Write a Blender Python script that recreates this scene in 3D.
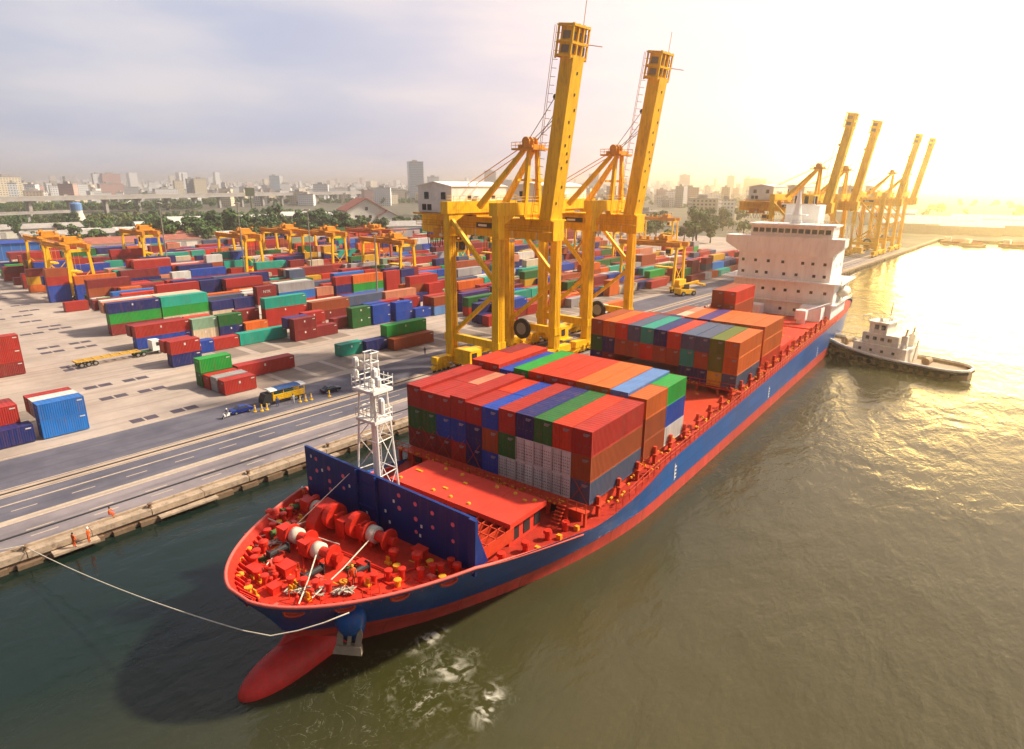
import bpy, bmesh, math, random
from math import sin, cos, pi, radians as RD, sqrt, atan2
from mathutils import Vector, Matrix

scene = bpy.context.scene
for o in list(bpy.data.objects): bpy.data.objects.remove(o)
col = scene.collection
rnd = random.Random(7)

# ------------------------------------------------------------------ camera, sky, sun, exposure
CAM = Vector((72.918, 0.0, 38.972))
YAW, PITCH, ROLL = RD(-40.8375), RD(16.6588), RD(0.3659)
fw = Vector((sin(YAW) * cos(PITCH), cos(YAW) * cos(PITCH), -sin(PITCH)))
r0 = Vector((cos(YAW), -sin(YAW), 0)); u0 = r0.cross(fw)
r1 = r0 * cos(ROLL) + u0 * sin(ROLL); u1 = -r0 * sin(ROLL) + u0 * cos(ROLL)
cd = bpy.data.cameras.new("camera"); cam = bpy.data.objects.new("camera", cd); col.objects.link(cam)
cam.matrix_world = Matrix(((r1.x, u1.x, -fw.x, CAM.x), (r1.y, u1.y, -fw.y, CAM.y), (r1.z, u1.z, -fw.z, CAM.z), (0, 0, 0, 1)))
cd.sensor_width = 36; cd.lens = 22.45; cd.clip_start = 0.5; cd.clip_end = 40000
scene.camera = cam

SUN_AZ, SUN_EL = RD(34), RD(43)          # azimuth clockwise from +Y
GLOW_AZ, GLOW_EL = RD(-3.5), RD(3.5)
world = bpy.data.worlds.new("World"); scene.world = world; world.use_nodes = True
wt = world.node_tree; wt.nodes.clear()
wout = wt.nodes.new("ShaderNodeOutputWorld"); bg = wt.nodes.new("ShaderNodeBackground")
sky = wt.nodes.new("ShaderNodeTexSky"); sky.sky_type = 'NISHITA'; sky.sun_disc = False
sky.sun_elevation = SUN_EL; sky.sun_rotation = SUN_AZ; sky.air_density = 1.0; sky.dust_density = 5.0; sky.ozone_density = 1.0
def wn(t, **k):
    n = wt.nodes.new(t)
    for a, b in k.items(): setattr(n, a, b)
    return n
tc = wn("ShaderNodeTexCoord")
nrm = wn("ShaderNodeVectorMath", operation='NORMALIZE'); wt.links.new(tc.outputs["Generated"], nrm.inputs[0])
gd = Vector((sin(GLOW_AZ) * cos(GLOW_EL), cos(GLOW_AZ) * cos(GLOW_EL), sin(GLOW_EL)))
dot = wn("ShaderNodeVectorMath", operation='DOT_PRODUCT'); dot.inputs[1].default_value = gd
wt.links.new(nrm.outputs[0], dot.inputs[0])
def lobe(power, colour, gain):
    m = wn("ShaderNodeMath", operation='MAXIMUM'); m.inputs[1].default_value = 0.0; wt.links.new(dot.outputs["Value"], m.inputs[0])
    p = wn("ShaderNodeMath", operation='POWER'); p.inputs[1].default_value = power; wt.links.new(m.outputs[0], p.inputs[0])
    s = wn("ShaderNodeVectorMath", operation='SCALE'); s.inputs[0].default_value = [c * gain for c in colour]
    wt.links.new(p.outputs[0], s.inputs["Scale"]); return s.outputs[0]
# the hazy overcast veil: the clear-sky model mixed with a pale lavender veil
veil = wn("ShaderNodeMix", data_type='RGBA'); veil.inputs[0].default_value = 0.82
vc = wn("ShaderNodeMix", data_type='RGBA'); vc.inputs[6].default_value = (3.9, 4.25, 5.5, 1); vc.inputs[7].default_value = (5.7, 5.35, 5.6, 1)
wt.links.new(vc.outputs[2], veil.inputs[7])
wt.links.new(sky.outputs[0], veil.inputs[6])
# soft streaks of thin cloud
cn = wn("ShaderNodeTexNoise"); cn.inputs["Scale"].default_value = 2.2; cn.inputs["Detail"].default_value = 5
cmap = wn("ShaderNodeMapping"); cmap.inputs["Scale"].default_value = (1, 1, 5); wt.links.new(nrm.outputs[0], cmap.inputs[0]); wt.links.new(cmap.outputs[0], cn.inputs["Vector"])
cr = wn("ShaderNodeMapRange"); cr.inputs[1].default_value = 0.3; cr.inputs[2].default_value = 0.75; cr.inputs[3].default_value = 0.97; cr.inputs[4].default_value = 1.05
wt.links.new(cn.outputs[0], cr.inputs[0])
cf = wn("ShaderNodeMapRange"); cf.interpolation_type = 'SMOOTHSTEP'; cf.inputs[1].default_value = 0.34; cf.inputs[2].default_value = 0.68; wt.links.new(cn.outputs[0], cf.inputs[0]); wt.links.new(cf.outputs[0], vc.inputs[0])
cs = wn("ShaderNodeVectorMath", operation='SCALE'); wt.links.new(veil.outputs[2], cs.inputs[0]); wt.links.new(cr.outputs[0], cs.inputs["Scale"])
# the sky is brighter on the sun's side and duller behind the camera
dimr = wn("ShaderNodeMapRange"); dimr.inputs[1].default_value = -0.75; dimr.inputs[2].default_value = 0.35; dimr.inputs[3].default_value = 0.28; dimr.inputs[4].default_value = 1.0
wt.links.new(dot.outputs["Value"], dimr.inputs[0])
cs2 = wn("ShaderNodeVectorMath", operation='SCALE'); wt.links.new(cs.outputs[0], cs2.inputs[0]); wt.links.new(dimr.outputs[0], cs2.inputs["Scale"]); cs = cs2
a1 = wn("ShaderNodeVectorMath", operation='ADD'); a2 = wn("ShaderNodeVectorMath", operation='ADD')
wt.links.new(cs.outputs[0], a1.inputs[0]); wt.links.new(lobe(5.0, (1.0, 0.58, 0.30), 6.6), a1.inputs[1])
wt.links.new(a1.outputs[0], a2.inputs[0]); wt.links.new(lobe(110, (1.0, 0.66, 0.16), 330.0), a2.inputs[1])
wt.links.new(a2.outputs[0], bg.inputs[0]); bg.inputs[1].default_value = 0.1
wt.links.new(bg.outputs[0], wout.inputs[0])

sl = bpy.data.lights.new("sun", 'SUN'); sl.energy = 5.0; sl.angle = RD(3.5); sl.color = (1.0, 0.86, 0.66)
sun = bpy.data.objects.new("sun", sl); col.objects.link(sun)
sd = Vector((sin(SUN_AZ) * cos(SUN_EL), cos(SUN_AZ) * cos(SUN_EL), sin(SUN_EL)))
sun.rotation_euler = sd.to_track_quat('Z', 'Y').to_euler()
scene.view_settings.view_transform = 'Standard'; scene.view_settings.look = 'None'
scene.view_settings.exposure = 0.55; scene.view_settings.gamma = 1
scene.view_settings.use_curve_mapping = False
scene.render.engine = 'CYCLES'
scene.cycles.use_denoising = True
scene.cycles.max_bounces = 6; scene.cycles.diffuse_bounces = 3; scene.cycles.glossy_bounces = 3
scene.cycles.transmission_bounces = 3; scene.cycles.volume_bounces = 1; scene.cycles.transparent_max_bounces = 6
scene.cycles.sample_clamp_indirect = 6

# ------------------------------------------------------------------ helpers
GZ = 1.6                                   # quay level above the water
class MB:
    """collects shapes; build() links them as ONE mesh object"""
    def __init__(s): s.v = []; s.f = []; s.m = []
    def add(s, vs, fs, m=0):
        n = len(s.v); s.v += [tuple(v) for v in vs]; s.f += [tuple(i + n for i in f) for f in fs]; s.m += [m] * len(fs); return s
    def box(s, x0, x1, y0, y1, z0, z1, m=0):
        return s.add([(x0, y0, z0), (x1, y0, z0), (x1, y1, z0), (x0, y1, z0), (x0, y0, z1), (x1, y0, z1), (x1, y1, z1), (x0, y1, z1)],
                     [(0, 3, 2, 1), (4, 5, 6, 7), (0, 1, 5, 4), (1, 2, 6, 5), (2, 3, 7, 6), (3, 0, 4, 7)], m)
    def cbox(s, c, d, m=0):
        return s.box(c[0] - d[0] / 2, c[0] + d[0] / 2, c[1] - d[1] / 2, c[1] + d[1] / 2, c[2] - d[2] / 2, c[2] + d[2] / 2, m)
    def bar(s, a, b, w, h=None, w2=None, h2=None, up=(0, 0, 1), m=0):
        """rectangular bar from a to b, w across, h along 'up'"""
        a = Vector(a); b = Vector(b); h = h or w; w2 = w2 or w; h2 = h2 or h
        d = (b - a).normalized(); up = Vector(up)
        if abs(d.dot(up)) > 0.98: up = Vector((1, 0, 0))
        sx = d.cross(up).normalized(); sy = sx.cross(d).normalized()
        vs = []
        for p, ww, hh in ((a, w, h), (b, w2, h2)):
            for i, j in ((-1, -1), (1, -1), (1, 1), (-1, 1)): vs.append(p + sx * (i * ww / 2) + sy * (j * hh / 2))
        return s.add(vs, [(0, 1, 2, 3), (7, 6, 5, 4), (0, 4, 5, 1), (1, 5, 6, 2), (2, 6, 7, 3), (3, 7, 4, 0)], m)
    def tube(s, pts, r, n=8, cap=True, m=0):
        pts = [Vector(p) for p in pts]; rs = r if isinstance(r, (list, tuple)) else [r] * len(pts)
        vs = []; fs = []; prev = None
        for i, p in enumerate(pts):
            d = (pts[min(i + 1, len(pts) - 1)] - pts[max(i - 1, 0)]).normalized()
            u = Vector((0, 0, 1)) if abs(d.z) < 0.95 else Vector((1, 0, 0))
            if prev is not None: u = prev
            sx = d.cross(u).normalized(); sy = sx.cross(d).normalized(); prev = sy
            for k in range(n):
                a = 2 * pi * k / n; vs.append(p + (sx * cos(a) + sy * sin(a)) * rs[i])
        for i in range(len(pts) - 1):
            for k in range(n): fs.append((i * n + k, i * n + (k + 1) % n, (i + 1) * n + (k + 1) % n, (i + 1) * n + k))
        if cap: fs.append(tuple(reversed(range(n)))); fs.append(tuple((len(pts) - 1) * n + k for k in range(n)))
        return s.add(vs, fs, m)
    def cyl(s, a, b, r, n=14, m=0): return s.tube([a, b], r, n, True, m)
    def lathe(s, prof, c=(0, 0, 0), n=16, m=0):
        vs = []; fs = []
        for r, z in prof:
            for k in range(n):
                a = 2 * pi * k / n; vs.append((c[0] + r * cos(a), c[1] + r * sin(a), c[2] + z))
        for i in range(len(prof) - 1):
            for k in range(n): fs.append((i * n + k, i * n + (k + 1) % n, (i + 1) * n + (k + 1) % n, (i + 1) * n + k))
        fs.append(tuple(reversed(range(n)))); fs.append(tuple((len(prof) - 1) * n + k for k in range(n)))
        return s.add(vs, fs, m)
    def prism(s, poly, z0, z1, m=0):
        n = len(poly)
        vs = [(x, y, z0) for x, y in poly] + [(x, y, z1) for x, y in poly]
        return s.add(vs, [tuple(reversed(range(n))), tuple(range(n, 2 * n))] + [(i, (i + 1) % n, (i + 1) % n + n, i + n) for i in range(n)], m)
    def prism_y(s, poly, y0, y1, m=0):        # polygon in x,z extruded along y
        n = len(poly)
        vs = [(x, y0, z) for x, z in poly] + [(x, y1, z) for x, z in poly]
        return s.add(vs, [tuple(range(n)), tuple(reversed(range(n, 2 * n)))] + [((i + 1) % n, i, i + n, (i + 1) % n + n) for i in range(n)], m)
    def prism_x(s, poly, x0, x1, m=0):        # polygon in y,z extruded along x
        n = len(poly)
        vs = [(x0, y, z) for y, z in poly] + [(x1, y, z) for y, z in poly]
        return s.add(vs, [tuple(reversed(range(n))), tuple(range(n, 2 * n))] + [(i, (i + 1) % n, (i + 1) % n + n, i + n) for i in range(n)], m)
    def mesh(s, name, mats, smooth=False):
        me = bpy.data.meshes.new(name); me.from_pydata(s.v, [], s.f)
        if not isinstance(mats, (list, tuple)): mats = [mats]
        for m in mats: me.materials.append(m)
        if any(s.m): me.polygons.foreach_set("material_index", s.m)
        bm = bmesh.new(); bm.from_mesh(me); bmesh.ops.recalc_face_normals(bm, faces=bm.faces); bm.to_mesh(me); bm.free()
        if smooth: me.polygons.foreach_set("use_smooth", [True] * len(me.polygons))
        me.update(); return me
    def build(s, name, mats, parent=None, smooth=False, loc=(0, 0, 0), rz=0):
        return link(name, s.mesh(name, mats, smooth), parent, loc, rz)

def link(name, data, parent=None, loc=(0, 0, 0), rz=0):
    o = bpy.data.objects.new(name, data); col.objects.link(o)
    o.location = loc; o.rotation_euler = (0, 0, rz)
    if parent: o.parent = parent
    return o
def tag(o, label=None, cat=None, group=None, kind=None):
    if label: o["label"] = label
    if cat: o["category"] = cat
    if group: o["group"] = group
    if kind: o["kind"] = kind
    return o
def empty(name, loc=(0, 0, 0), rz=0):
    return link(name, None, None, loc, rz)
def copy_tree(o, parent=None):
    c = o.copy(); col.objects.link(c); c.parent = parent
    for ch in list(o.children): copy_tree(ch, c)
    return c

def mat(name, c, rough=0.6, metal=0.0, var=0.14, scale=0.6, grime=0.0, gcol=(0.12, 0.09, 0.07), streak=1.0, rand=0.0, spec=0.28, bump=0.0, bscale=8, rust=0.0, plates=0.0):
    m = bpy.data.materials.new(name); m.use_nodes = True; t = m.node_tree; b = t.nodes["Principled BSDF"]
    b.inputs["Roughness"].default_value = rough; b.inputs["Metallic"].default_value = metal; b.inputs["Specular IOR Level"].default_value = spec
    L = t.links.new; N = t.nodes.new
    co = N("ShaderNodeTexCoord"); mp = N("ShaderNodeMapping"); mp.inputs["Scale"].default_value = (1, 1, streak); L(co.outputs["Object"], mp.inputs[0])
    oi = N("ShaderNodeObjectInfo")
    n = N("ShaderNodeTexNoise"); n.inputs["Scale"].default_value = scale; n.inputs["Detail"].default_value = 6; n.inputs["Roughness"].default_value = 0.65
    ad = N("ShaderNodeVectorMath"); ad.operation = 'ADD'; sc_ = N("ShaderNodeVectorMath"); sc_.operation = 'SCALE'; sc_.inputs[0].default_value = (37, 91, 53)
    L(oi.outputs["Random"], sc_.inputs["Scale"]); L(mp.outputs[0], ad.inputs[0]); L(sc_.outputs[0], ad.inputs[1]); L(ad.outputs[0], n.inputs["Vector"])
    r = N("ShaderNodeMapRange"); r.inputs[1].default_value = 0.25; r.inputs[2].default_value = 0.75; r.inputs[3].default_value = 1 - var; r.inputs[4].default_value = 1 + var
    L(n.outputs[0], r.inputs[0]); val = r.outputs[0]
    if rand:
        r2 = N("ShaderNodeMapRange"); r2.inputs[3].default_value = 1 - rand; r2.inputs[4].default_value = 1 + rand; L(oi.outputs["Random"], r2.inputs[0])
        mu = N("ShaderNodeMath"); mu.operation = 'MULTIPLY'; L(val, mu.inputs[0]); L(r2.outputs[0], mu.inputs[1]); val = mu.outputs[0]
    s = N("ShaderNodeVectorMath"); s.operation = 'SCALE'; s.inputs[0].default_value = c; L(val, s.inputs["Scale"]); out = s.outputs[0]
    if grime:
        n2 = N("ShaderNodeTexNoise"); n2.inputs["Scale"].default_value = scale * 3.1; n2.inputs["Detail"].default_value = 8; n2.inputs["Roughness"].default_value = 0.7; L(ad.outputs[0], n2.inputs["Vector"])
        r3 = N("ShaderNodeMapRange"); r3.inputs[1].default_value = 0.5; r3.inputs[2].default_value = 0.72; r3.inputs[4].default_value = grime; L(n2.outputs[0], r3.inputs[0])
        mx = N("ShaderNodeMix"); mx.data_type = 'RGBA'; mx.inputs[7].default_value = (*gcol, 1); L(r3.outputs[0], mx.inputs[0]); L(out, mx.inputs[6]); out = mx.outputs[2]
    if plates:    # welded plating: seams and slightly different sheets
        sx6 = N("ShaderNodeSeparateXYZ"); L(co.outputs["Object"], sx6.inputs[0]); cb6 = N("ShaderNodeCombineXYZ"); L(sx6.outputs[1], cb6.inputs[0]); L(sx6.outputs[2], cb6.inputs[1])
        bk6 = N("ShaderNodeTexBrick"); bk6.inputs["Scale"].default_value = 1.0; bk6.inputs["Brick Width"].default_value = 6.5; bk6.inputs["Row Height"].default_value = 1.7; bk6.inputs["Mortar Size"].default_value = 0.045
        bk6.inputs["Color1"].default_value = (1.12, 1.12, 1.12, 1); bk6.inputs["Color2"].default_value = (.88, .88, .88, 1); bk6.inputs["Mortar"].default_value = (1 - plates,) * 3 + (1,); L(cb6.outputs[0], bk6.inputs["Vector"])
        mu6 = N("ShaderNodeVectorMath"); mu6.operation = 'MULTIPLY'; L(out, mu6.inputs[0]); L(bk6.outputs[0], mu6.inputs[1]); out = mu6.outputs[0]
    if rust:      # rust weeping down from edges and seams
        m5 = N("ShaderNodeMapping"); m5.inputs["Scale"].default_value = (1.6, 1.6, .16); L(ad.outputs[0], m5.inputs[0])
        n5 = N("ShaderNodeTexNoise"); n5.inputs["Scale"].default_value = 1.3; n5.inputs["Detail"].default_value = 9; n5.inputs["Roughness"].default_value = 0.75; L(m5.outputs[0], n5.inputs["Vector"])
        r5 = N("ShaderNodeMapRange"); r5.inputs[1].default_value = 0.52; r5.inputs[2].default_value = 0.66; r5.inputs[4].default_value = rust; L(n5.outputs[0], r5.inputs[0])
        x5 = N("ShaderNodeMix"); x5.data_type = 'RGBA'; x5.inputs[7].default_value = (.20, .075, .03, 1); L(r5.outputs[0], x5.inputs[0]); L(out, x5.inputs[6]); out = x5.outputs[2]
    L(out, b.inputs["Base Color"])
    rr = N("ShaderNodeMapRange"); rr.inputs[3].default_value = max(0.02, rough - 0.1); rr.inputs[4].default_value = min(1, rough + 0.1); L(n.outputs[0], rr.inputs[0]); L(rr.outputs[0], b.inputs["Roughness"])
    if bump:
        n4 = N("ShaderNodeTexNoise"); n4.inputs["Scale"].default_value = bscale; n4.inputs["Detail"].default_value = 4; L(co.outputs["Object"], n4.inputs["Vector"])
        bp = N("ShaderNodeBump"); bp.inputs["Strength"].default_value = bump; bp.inputs["Distance"].default_value = 0.1; L(n4.outputs[0], bp.inputs["Height"]); L(bp.outputs[0], b.inputs["Normal"])
    return m

M = dict(
    crane=mat("crane_yellow", (0.94, 0.53, 0.006), 0.5, spec=0.3, rust=0.3, var=0.2, grime=0.65, gcol=(0.42, 0.18, 0.03), scale=0.6, streak=0.2),
    crane_old_shaded=mat("weathered_shaded_crane_orange", (0.70, 0.30, 0.02), 0.6, grime=0.6, gcol=(0.22, 0.08, 0.03), scale=0.5),
    rtg=mat("gantry_yellow", (0.94, 0.53, 0.008), 0.5, spec=0.3, rust=0.35, grime=0.35, gcol=(0.3, 0.12, 0.03), scale=0.6),
    rtg_red=mat("gantry_faded_red", (0.5, 0.12, 0.06), 0.55, grime=0.4, scale=0.6),
    steel=mat("galvanised_steel", (0.3, 0.29, 0.27), 0.5, 0.4),
    dark=mat("dark_steel", (0.03, 0.03, 0.032), 0.6),
    rubber=mat("tyre_rubber", (0.015, 0.015, 0.015), 0.85),
    white=mat("white_paint", (0.78, 0.76, 0.72), 0.5, grime=0.25, gcol=(0.4, 0.3, 0.2), scale=0.5),
    ivory=mat("superstructure_white", (0.88, 0.87, 0.84), 0.5, rust=0.12, grime=0.22, gcol=(0.45, 0.3, 0.16), scale=0.4, streak=0.25),
    glass=mat("window_glass", (0.02, 0.025, 0.03), 0.08, var=0.05, spec=0.8),
    deck=mat("deck_red", (0.58, 0.030, 0.012), 0.6, rust=0.4, var=0.3, grime=0.7, gcol=(0.20, 0.035, 0.02), scale=0.9),
    decko=mat("deck_machinery_red", (0.62, 0.03, 0.014), 0.45, var=0.22, grime=0.6, gcol=(0.18, 0.035, 0.02), scale=1.6),
    lash=mat("lashing_bridge_red", (0.55, 0.05, 0.02), 0.5, grime=0.5, gcol=(0.5, 0.16, 0.03), scale=1.2),
    hull=mat("hull_blue", (0.006, 0.085, 0.29), 0.42, rust=0.45, plates=0.4, var=0.22, grime=0.6, gcol=(0.05, 0.075, 0.15), scale=0.5, streak=0.12, bump=0.05, bscale=0.7),
    boot=mat("boot_topping_red", (0.54, 0.060, 0.040), 0.55, rust=0.35, plates=0.35, var=0.25, grime=0.7, gcol=(0.30, 0.12, 0.08), scale=0.7, streak=0.3),
    bulb=mat("bulb_red", (0.60, 0.032, 0.024), 0.5, rust=0.3, var=0.25, grime=0.75, gcol=(0.42, 0.07, 0.05), scale=0.8, bump=0.15, bscale=3),
    navy=mat("breakwater_navy", (0.004, 0.030, 0.17), 0.5, rust=0.25, var=0.2, grime=0.5, gcol=(0.02, 0.04, 0.13), scale=0.8, streak=0.3),
    hole=mat("round_mark_pink", (0.72, 0.16, 0.22), 0.6),
    rope=mat("mooring_rope", (0.62, 0.55, 0.44), 0.9, var=0.2, scale=5),
    netting=mat("green_net", (0.09, 0.16, 0.05), 0.9, var=0.3, scale=4),
    cap=mat("rail_cap_pink", (0.66, 0.13, 0.10), 0.55, grime=0.4, gcol=(0.4, 0.08, 0.06), scale=1.2),
    hatch=mat("hatch_red", (0.66, 0.055, 0.03), 0.5, var=0.16, grime=0.4, gcol=(0.4, 0.05, 0.03), scale=0.5),
    low=mat("main_deck_red", (0.40, 0.028, 0.014), 0.6, var=0.25, grime=0.6, gcol=(0.16, 0.03, 0.02), scale=0.7),
    yel=mat("deck_fitting_yellow", (0.72, 0.33, 0.02), 0.5, var=0.2, scale=2),
    anchor=mat("rusty_anchor", (0.26, 0.20, 0.14), 0.8, grime=0.6, gcol=(0.36, 0.3, 0.2), scale=1.5),
    concrete=mat("quay_concrete", (0.42, 0.32, 0.23), 0.9, var=0.28, grime=0.8, gcol=(0.12, 0.08, 0.055), scale=0.5, bump=0.5, bscale=2),
    rubberf=mat("fender_timber", (0.2, 0.13, 0.08), 0.9, var=0.3, grime=0.7, gcol=(0.07, 0.05, 0.04), scale=0.8, bump=0.4),
    orange=mat("orange_coverall", (0.75, 0.12, 0.02), 0.8),
    skin=mat("skin", (0.42, 0.24, 0.16), 0.6),
    helmet=mat("white_helmet", (0.8, 0.8, 0.78), 0.35),
    bark=mat("tree_bark", (0.1, 0.075, 0.05), 0.9),
)
# ------------------------------------------------------------------ water, land, quay
def water_material():
    m = bpy.data.materials.new("river_water"); m.use_nodes = True; t = m.node_tree; b = t.nodes["Principled BSDF"]
    L = t.links.new
    def N(k, **a):
        n = t.nodes.new(k)
        for x, y in a.items(): setattr(n, x, y)
        return n
    geo = N("ShaderNodeNewGeometry")
    def noise(scale, sx=1, sy=1, det=3, rot=0, dist=0.0):
        mp = N("ShaderNodeMapping"); mp.inputs["Scale"].default_value = (sx, sy, 1); mp.inputs["Rotation"].default_value = (0, 0, rot)
        L(geo.outputs["Position"], mp.inputs[0]); n = N("ShaderNodeTexNoise"); n.inputs["Scale"].default_value = scale; n.inputs["Detail"].default_value = det
        n.inputs["Distortion"].default_value = dist; L(mp.outputs[0], n.inputs["Vector"]); return n.outputs[0]
    def math(op, a, c=None, clamp=False):
        n = N("ShaderNodeMath", operation=op); n.use_clamp = clamp
        for i, q in enumerate((a, c)):
            if q is None: continue
            if isinstance(q, (int, float)): n.inputs[i].default_value = q
            else: L(q, n.inputs[i])
        return n.outputs[0]
    def rng(v, a, b_, c=0, d=1):
        n = N("ShaderNodeMapRange"); n.clamp = True
        for i, q in enumerate((a, b_, c, d)): n.inputs[i + 1].default_value = q
        L(v, n.inputs[0]); return n.outputs[0]
    h1 = noise(0.16, 1, 0.45, 4, 0.5, 0.6); h2 = noise(0.55, 1, 0.5, 4, 0.25, 0.4); h3 = noise(2.2, 1, 0.7, 3, 0.9)
    patch = rng(noise(0.03, 1, 1, 3), 0.35, 0.65, 0.35, 1.0)
    hh = math('ADD', math('MULTIPLY', h1, 1.5), math('ADD', math('MULTIPLY', h2, 0.7), math('MULTIPLY', h3, 0.16)))
    hh = math('MULTIPLY', hh, patch)
    bp = N("ShaderNodeBump"); bp.inputs["Strength"].default_value = 0.5; bp.inputs["Distance"].default_value = 0.55
    L(hh, bp.inputs["Height"]); L(bp.outputs[0], b.inputs["Normal"])
    # silt: teal by the quay, olive brown in the river
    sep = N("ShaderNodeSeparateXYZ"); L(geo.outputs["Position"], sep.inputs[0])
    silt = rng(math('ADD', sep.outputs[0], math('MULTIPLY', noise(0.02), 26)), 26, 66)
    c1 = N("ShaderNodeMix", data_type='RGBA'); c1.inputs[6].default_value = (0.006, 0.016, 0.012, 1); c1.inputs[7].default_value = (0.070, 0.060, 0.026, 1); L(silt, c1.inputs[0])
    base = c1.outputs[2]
    # foam churned up by the bow thruster and by the tug's propeller
    def blob(cx, cy, rx, ry, rot=0):
        mp = N("ShaderNodeMapping", vector_type='TEXTURE'); mp.inputs["Location"].default_value = (cx, cy, 0); mp.inputs["Rotation"].default_value = (0, 0, rot); mp.inputs["Scale"].default_value = (rx, ry, 1)
        L(geo.outputs["Position"], mp.inputs[0]); l = N("ShaderNodeVectorMath", operation='LENGTH'); sx = N("ShaderNodeSeparateXYZ"); L(mp.outputs[0], sx.inputs[0])
        cb = N("ShaderNodeCombineXYZ"); L(sx.outputs[0], cb.inputs[0]); L(sx.outputs[1], cb.inputs[1]); L(cb.outputs[0], l.inputs[0])
        v = math('ADD', l.outputs["Value"], math('MULTIPLY', math('SUBTRACT', noise(0.3, 1, 1, 3), 0.5), 0.7)); v = rng(v, 0.2, 1.0, 1, 0); return math('MULTIPLY', v, v)
    def ridge(scale, width, dist):
        n = noise(scale, 1, 1, 6, 0, dist); return rng(math('ABSOLUTE', math('SUBTRACT', n, 0.5)), 0.0, width, 1, 0)
    froth = rng(noise(2.6, 1, 1, 9, 0, 0.6), 0.42, 0.60)
    arcs = math('MULTIPLY', ridge(0.10, 0.055, 3.6), rng(noise(0.22, 1, 1, 4, 1.0), 0.44, 0.60))
    lace = math('MULTIPLY', ridge(0.42, 0.03, 2.2), rng(noise(0.25, 1, 1, 3), 0.46, 0.62))
    swirl = math('MULTIPLY', math('MULTIPLY', math('MAXIMUM', arcs, math('MULTIPLY', lace, 0.55)), math('MULTIPLY', froth, 0.75)), blob(40.6, 28.0, 8.0, 7.0))
    churn = math('MULTIPLY', rng(noise(0.9, 1, 1, 8, 0, 1.0), 0.46, 0.66), math('MAXIMUM', blob(45.2, 29.6, 1.6, 3.8, 0.45), math('MAXIMUM', blob(36.2, 31.2, 1.4, 3.2), math('MULTIPLY', blob(40.6, 30.0, 4.2, 3.0), 0.55))))
    wake = math('MULTIPLY', rng(noise(0.5, 1, 1, 8, 0, 1.2), 0.30, 0.55), math('MAXIMUM', blob(68, 157.5, 11, 4.5, -0.2), math('MULTIPLY', blob(46, 159.5, 16, 1.6, -0.2), 0.6)))
    fine = math('MULTIPLY', ridge(0.35, 0.012, 2.0), math('MULTIPLY', blob(38, 22, 12, 10), 0.22))
    foam = math('MAXIMUM', math('MAXIMUM', swirl, churn), math('MAXIMUM', wake, math('MULTIPLY', fine, froth)), True)
    green = math('MULTIPLY', blob(40.5, 27.5, 17, 13), 0.6)
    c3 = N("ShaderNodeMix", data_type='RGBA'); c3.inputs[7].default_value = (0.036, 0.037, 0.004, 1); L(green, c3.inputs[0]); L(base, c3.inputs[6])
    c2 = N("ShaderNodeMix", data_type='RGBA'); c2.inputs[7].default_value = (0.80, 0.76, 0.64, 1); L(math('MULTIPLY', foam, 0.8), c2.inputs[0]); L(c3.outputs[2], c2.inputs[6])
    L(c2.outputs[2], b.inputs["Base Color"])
    L(rng(foam, 0, 1, 0.13, 0.7), b.inputs["Roughness"]); b.inputs["IOR"].default_value = 1.33
    return m
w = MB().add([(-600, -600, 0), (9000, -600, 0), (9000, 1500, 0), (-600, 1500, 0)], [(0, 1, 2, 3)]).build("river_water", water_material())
tag(w, kind="structure")

def ground_material(name, c1, c2, scale=0.05, c3=None, bump=0.0, rough=0.9):
    m = bpy.data.materials.new(name); m.use_nodes = True; t = m.node_tree; b = t.nodes["Principled BSDF"]; L = t.links.new; N = t.nodes.new
    geo = N("ShaderNodeNewGeometry"); n = N("ShaderNodeTexNoise"); n.inputs["Scale"].default_value = scale; n.inputs["Detail"].default_value = 9; n.inputs["Roughness"].default_value = 0.68; L(geo.outputs["Position"], n.inputs["Vector"])
    r = N("ShaderNodeValToRGB"); r.color_ramp.elements[0].position = 0.33; r.color_ramp.elements[0].color = (*c1, 1); r.color_ramp.elements[1].position = 0.66; r.color_ramp.elements[1].color = (*c2, 1); L(n.outputs[0], r.inputs[0])
    out = r.outputs[0]
    if c3:   # tyre marks and oil: long streaks along the quay
        mp = N("ShaderNodeMapping"); mp.inputs["Scale"].default_value = (0.9, 0.035, 1); L(geo.outputs["Position"], mp.inputs[0]); n2 = N("ShaderNodeTexNoise"); n2.inputs["Scale"].default_value = 1.0; n2.inputs["Detail"].default_value = 6; L(mp.outputs[0], n2.inputs["Vector"])
        mr = N("ShaderNodeMapRange"); mr.inputs[1].default_value = 0.5; mr.inputs[2].default_value = 0.75; mr.inputs[4].default_value = 0.6; L(n2.outputs[0], mr.inputs[0])
        mx = N("ShaderNodeMix"); mx.data_type = 'RGBA'; mx.inputs[7].default_value = (*c3, 1); L(mr.outputs[0], mx.inputs[0]); L(out, mx.inputs[6]); out = mx.outputs[2]
    L(out, b.inputs["Base Color"]); b.inputs["Roughness"].default_value = rough
    return m
land_m = ground_material("city_ground", (0.045, 0.06, 0.03), (0.17, 0.14, 0.10), 0.03)
apron_m = ground_material("yard_concrete", (0.30, 0.24, 0.20), (0.47, 0.385, 0.325), 0.07, (0.20, 0.15, 0.12))
road_m = ground_material("quay_asphalt", (0.066, 0.066, 0.095), (0.135, 0.128, 0.16), 0.12, (0.045, 0.043, 0.055))
road2_m = ground_material("quay_lane_grey", (0.15, 0.13, 0.145), (0.28, 0.24, 0.25), 0.12, (0.09, 0.075, 0.085))
pave_m = ground_material("rail_strip_concrete", (0.36, 0.27, 0.20), (0.5, 0.38, 0.28), 0.3, (0.2, 0.15, 0.12))
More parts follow.
